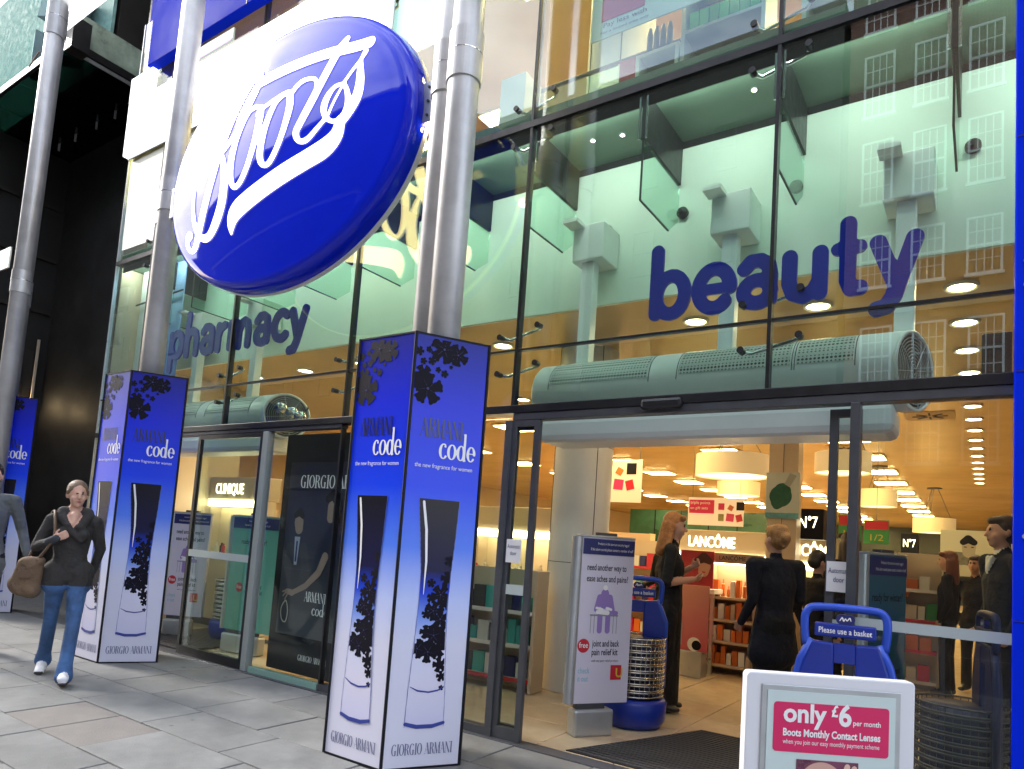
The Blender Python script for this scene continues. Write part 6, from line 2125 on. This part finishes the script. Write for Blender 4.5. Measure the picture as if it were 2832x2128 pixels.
    q.limb('bag', (-.262, -.065, .96), (-.292, -.03, .76), (.095, .06), (.115, .075))
    q.limb('bag', (-.34, -.02, .79), (-.24, -.06, .74), .075, .068)
    q.limb('bag', (-.20, -.09, .985), (-.32, -.03, .965), .040, .036)
    q.build('body', dict(bag=pm('brown canvas', (0.135, 0.085, 0.050), .8, noise=(7, .35), bump=(14, 1.0, .03))), .011, b, 3)
    MB().tube(smooth3([(-.22, -.085, .99), (-.155, -.165, 1.10), (-.115, -.185, 1.2), (-.135, -.10, 1.36), (-.16, .03, 1.40), (-.22, .08, 1.25), (-.30, .02, .98)]), .011, 8).obj('strap', pm('brown strap', (0.10, 0.055, 0.03), .6), b, smooth=True)
    MB().box(-.335, -.245, -.142, -.132, .845, .905).obj('pocket_flap', pm('brown strap', (0.10, 0.055, 0.03), .6), b, bev=0.004)
    return t


walking_woman()


# ---- standing figures
def figure(label, loc, rz, mats, h=1.7, arms=None, head_yaw=0.0, head_tilt=0.0, hair='short', hair_mat=None, skirt=False, sleeve='long', top='top', hem=.86, legs=None, voxel=.012, wide=1.0, jacket_flare=.0, collar=False, eyes=True):
    t = thing('person', label, 'person', loc, rz)
    k = h / 1.70
    f = Fig()
    v = lambda x, y, z: (x * k, y * k, z * k)
    legs = legs or (((-.085, 0, .88), (-.095, .0, .47), (-.10, .02, .09)), ((.085, 0, .88), (.095, -.02, .47), (.10, .0, .09)))
    for hp, kn, an in legs:
        f.limb('legs', v(*hp), v(*kn), .088 * k * wide, .062 * k)
        f.limb('legs', v(*kn), v(*an), .062 * k, .062 * k if 'legs' in mats else .05 * k)
        shoe(f, 'shoe', v(an[0], an[1], .085), (an[0] * .5, -1, 0))
    f.limb('legs', v(-.05, .01, .92), v(.05, .01, .92), .105 * k * wide)
    if skirt:
        f.limb('legs', v(0, .0, .95), v(0, .0, .10), (.15 * k * wide, .11 * k), (.155 * k * wide, .115 * k))
    f.limb(top, v(0, 0, hem + .05), v(0, 0, 1.05), ((.165 + jacket_flare) * k * wide, (.115 + jacket_flare * .5) * k), (.138 * k * wide, .105 * k))
    f.limb(top, v(0, 0, 1.05), v(0, .0, 1.25), (.138 * k * wide, .105 * k), (.165 * k * wide, .115 * k))
    f.limb(top, v(0, .0, 1.25), v(0, .01, 1.38), (.165 * k * wide, .108 * k), (.15 * k * wide, .075 * k))
    f.limb(top, v(-.165 * wide, .01, 1.395), v(.165 * wide, .01, 1.395), .058 * k)
    f.limb('skin', v(0, .0, 1.40), v(0, -.012, 1.52), .050 * k, .047 * k)
    if collar:
        f.limb('shirt', v(-.025, -.085, 1.42), v(0, -.105, 1.32), .018 * k, .014 * k, .008)
        f.limb('shirt', v(.025, -.085, 1.42), v(0, -.105, 1.32), .018 * k, .014 * k, .008)
        f.limb('shirt', v(0, .0, 1.44), v(0, .0, 1.465), .056 * k)
    arms = arms or [((.185, .0, 1.39), (.23, .04, 1.12), (.21, -.05, .90)), ((-.185, .0, 1.39), (-.23, .04, 1.12), (-.21, -.05, .90))]
    for sh, el, wr in arms:
        sh = (sh[0] * wide, sh[1], sh[2])
        f.limb(top, v(*sh), v(*el), .056 * k * wide, .046 * k)
        lm_ = top if sleeve == 'long' else 'skin'
        f.limb(lm_, v(*el), v(*wr), .045 * k if sleeve == 'long' else .040 * k, .034 * k if sleeve == 'long' else .027 * k)
        d = np.array(wr, float) - np.array(el, float)
        side = 1 if sh[0] < 0 else -1
        hand(f, v(*wr), d, (-.6 if sh[0] > 0 else .6, -.3, .4), side, 'skin', .8, .95 * k)
    R = rotm(head_yaw, head_tilt)
    g_ = head(f, v(0, -.018, 1.605), R, k, eyes=eyes)
    f.build('body', mats, voxel, t, 3)
    hf = Fig()
    hm = hair_mat
    if hair in ('short', 'bun', 'pony', 'long'):
        hf.ell('hair', g_(0, .030, .044), np.array((.082, .092, .086)) * k, R)
        hf.ell('hair', g_(0, .050, -.01), np.array((.076, .070, .075)) * k, R)
    if hair in ('short', 'bun', 'pony'):
        hf.ell('hair', g_(0, -.022, .082), np.array((.066, .066, .036)) * k, R)
        for sd in (-1, 1):
            hf.limb('hair', g_(sd * .070, -.012, .045), g_(sd * .073, .005, .0), .014 * k, .010 * k)
    if hair == 'bun':
        hf.ell('hair', g_(0, .115, .01), np.array((.045, .04, .05)) * k, R)
        hf.ell('hair', g_(0, .04, .07), np.array((.07, .08, .06)) * k, R)
        hf.limb('hair', g_(-.03, .10, .0), g_(.02, .12, -.07), .02 * k, .012 * k)
    if hair == 'pony':
        hf.limb('hair', g_(0, .11, .03), g_(0, .17, -.03), .032 * k, .028 * k)
        hf.limb('hair', g_(0, .17, -.03), g_(0, .15, -.12), .028 * k, .014 * k)
    if hair == 'long':
        hf.limb('hair', g_(-.03, .06, .0), g_(-.04, .085, -.24), .062 * k, .05 * k)
        hf.limb('hair', g_(.03, .06, .0), g_(.04, .085, -.24), .062 * k, .05 * k)
        hf.limb('hair', g_(-.072, .02, .0), g_(-.085, .03, -.20), .026 * k, .03 * k)
        hf.limb('hair', g_(.072, .02, .0), g_(.085, .03, -.20), .026 * k, .03 * k)
        hf.limb('hair', g_(-.05, -.055, .078), g_(.05, -.055, .078), .03 * k)
    hf.build('hair', dict(hair=hm), .011, t, 2)
    return t


CLOTH = lambda n, c, **k: pm(n, c, k.get('r', .85), noise=(6, .3), bump=(12, .9, .03))
BLACKC = CLOTH('black cloth', (0.010, 0.009, 0.011))
NAVYC = CLOTH('navy suit cloth', (0.012, 0.013, 0.024))
SHOEC = pm('black shoe', (0.012, 0.011, 0.011), .3)
CR = math.atan2(.56, .826)      # direction of the picture's right in plan


def mk(**k):
    d = dict(BASE)
    d.update(k)
    return d


# image-right facing = local -y turned to (cos CR, sin CR)
FACE_R = CR + math.pi / 2
figure('blonde woman in a long black dress holding a small item beside the basket stand', (-2.36, 6.10, 0), FACE_R - .25, mk(top=BLACKC, legs=BLACKC, shoe=SHOEC), 1.76,
       arms=[((.175, .0, 1.38), (.20, .02, 1.12), (.07, -.17, 1.25)), ((-.175, .0, 1.38), (-.21, .03, 1.11), (-.04, -.19, 1.15))],
       hair='long', hair_mat=pm('strawberry blonde hair', (0.46, 0.19, 0.06), .45, noise=(30, .35), bump=(70, .5)), skirt=True, sleeve='short', head_tilt=math.radians(8), voxel=.010, wide=.9)
figure('woman with a blonde bun in a dark navy suit, back turned, in the open entrance', (-1.36, 5.75, 0), FACE_R + math.pi / 2 + .35, mk(top=NAVYC, legs=BLACKC, shoe=SHOEC), 1.67,
       arms=[((.19, .0, 1.39), (.232, .02, 1.12), (.22, -.12, .93)), ((-.19, .0, 1.39), (-.235, .02, 1.12), (-.29, -.20, 1.0))],
       hair='bun', hair_mat=pm('dark blonde hair', (0.34, 0.17, 0.06), .5, noise=(30, .4), bump=(70, .5)), hem=.64, jacket_flare=.035, voxel=.011, wide=1.16, eyes=False)
figure('woman with brown ponytail looking down behind the blonde woman', (-2.90, 7.35, 0), FACE_R + math.pi + .5, mk(top=BLACKC, legs=BLACKC, shoe=SHOEC, skin=SKIN2), 1.66,
       arms=[((.175, .0, 1.38), (.22, -.02, 1.12), (.12, -.22, 1.05)), ((-.175, .0, 1.38), (-.22, .0, 1.12), (-.12, -.24, 1.04))],
       hair='pony', hair_mat=pm('dark brown hair', (0.05, 0.025, 0.018), .5, noise=(30, .4)), head_tilt=math.radians(14), voxel=.012, wide=.92)
figure('short dark-haired woman in black bending beside the bun-haired woman', (-1.24, 6.75, 0), FACE_R + .3, mk(top=BLACKC, legs=BLACKC, shoe=SHOEC), 1.50,
       hair='short', hair_mat=pm('black hair', (0.010, 0.008, 0.010), .5), head_tilt=math.radians(20), voxel=.013)
figure('dark-haired customer behind the sliding door edge', (-1.10, 7.55, 0), FACE_R + math.pi / 2, mk(top=BLACKC, legs=BLACKC, shoe=SHOEC), 1.72,
       hair='long', hair_mat=pm('dark brown hair', (0.05, 0.025, 0.018), .5, noise=(30, .4)), voxel=.014, eyes=False)
figure('man in dark suit and white collar standing behind the glass at the right', (.125, 6.75, 0), FACE_R + math.pi - .15, mk(top=NAVYC, legs=NAVYC, shoe=SHOEC, shirt=M_white), 1.86,
       hair='short', hair_mat=pm('short brown hair', (0.035, 0.020, 0.015), .6), voxel=.011, wide=1.12, collar=True, hem=.78)
figure('long-haired shop assistant far behind the narrow product rack', (-.34, 9.6, 0), FACE_R + math.pi / 2 + .9, mk(top=BLACKC, legs=BLACKC, shoe=SHOEC), 1.64,
       hair='long', hair_mat=pm('auburn hair', (0.16, 0.05, 0.025), .5), voxel=.015)
figure('dark-dressed customer far behind the guard', (-.08, 10.2, 0), FACE_R + math.pi + .6, mk(top=BLACKC, legs=BLACKC, shoe=SHOEC, skin=SKIN2), 1.62,
       hair='short', hair_mat=pm('dark brown hair', (0.05, 0.025, 0.018), .5, noise=(30, .4)), voxel=.015)
GREYC = CLOTH('grey worsted', (0.11, 0.12, 0.125))
figure('man in grey suit walking out of the picture at its edge', (-7.79, 2.63, 0), math.radians(70), mk(top=GREYC, legs=NAVYC, shoe=SHOEC, shirt=M_white), 1.80,
       arms=[((.19, .0, 1.39), (.27, .03, 1.13), (.33, -.07, .91)), ((-.19, .0, 1.39), (-.25, -.02, 1.12), (-.22, -.16, .92))],
       hair='short', hair_mat=pm('black hair', (0.010, 0.008, 0.010), .5), voxel=.010, collar=True, hem=.76, jacket_flare=.02,
       legs=(((-.085, 0, .88), (-.095, -.16, .48), (-.10, -.18, .09)), ((.085, 0, .88), (.095, .08, .47), (.10, .26, .12))))
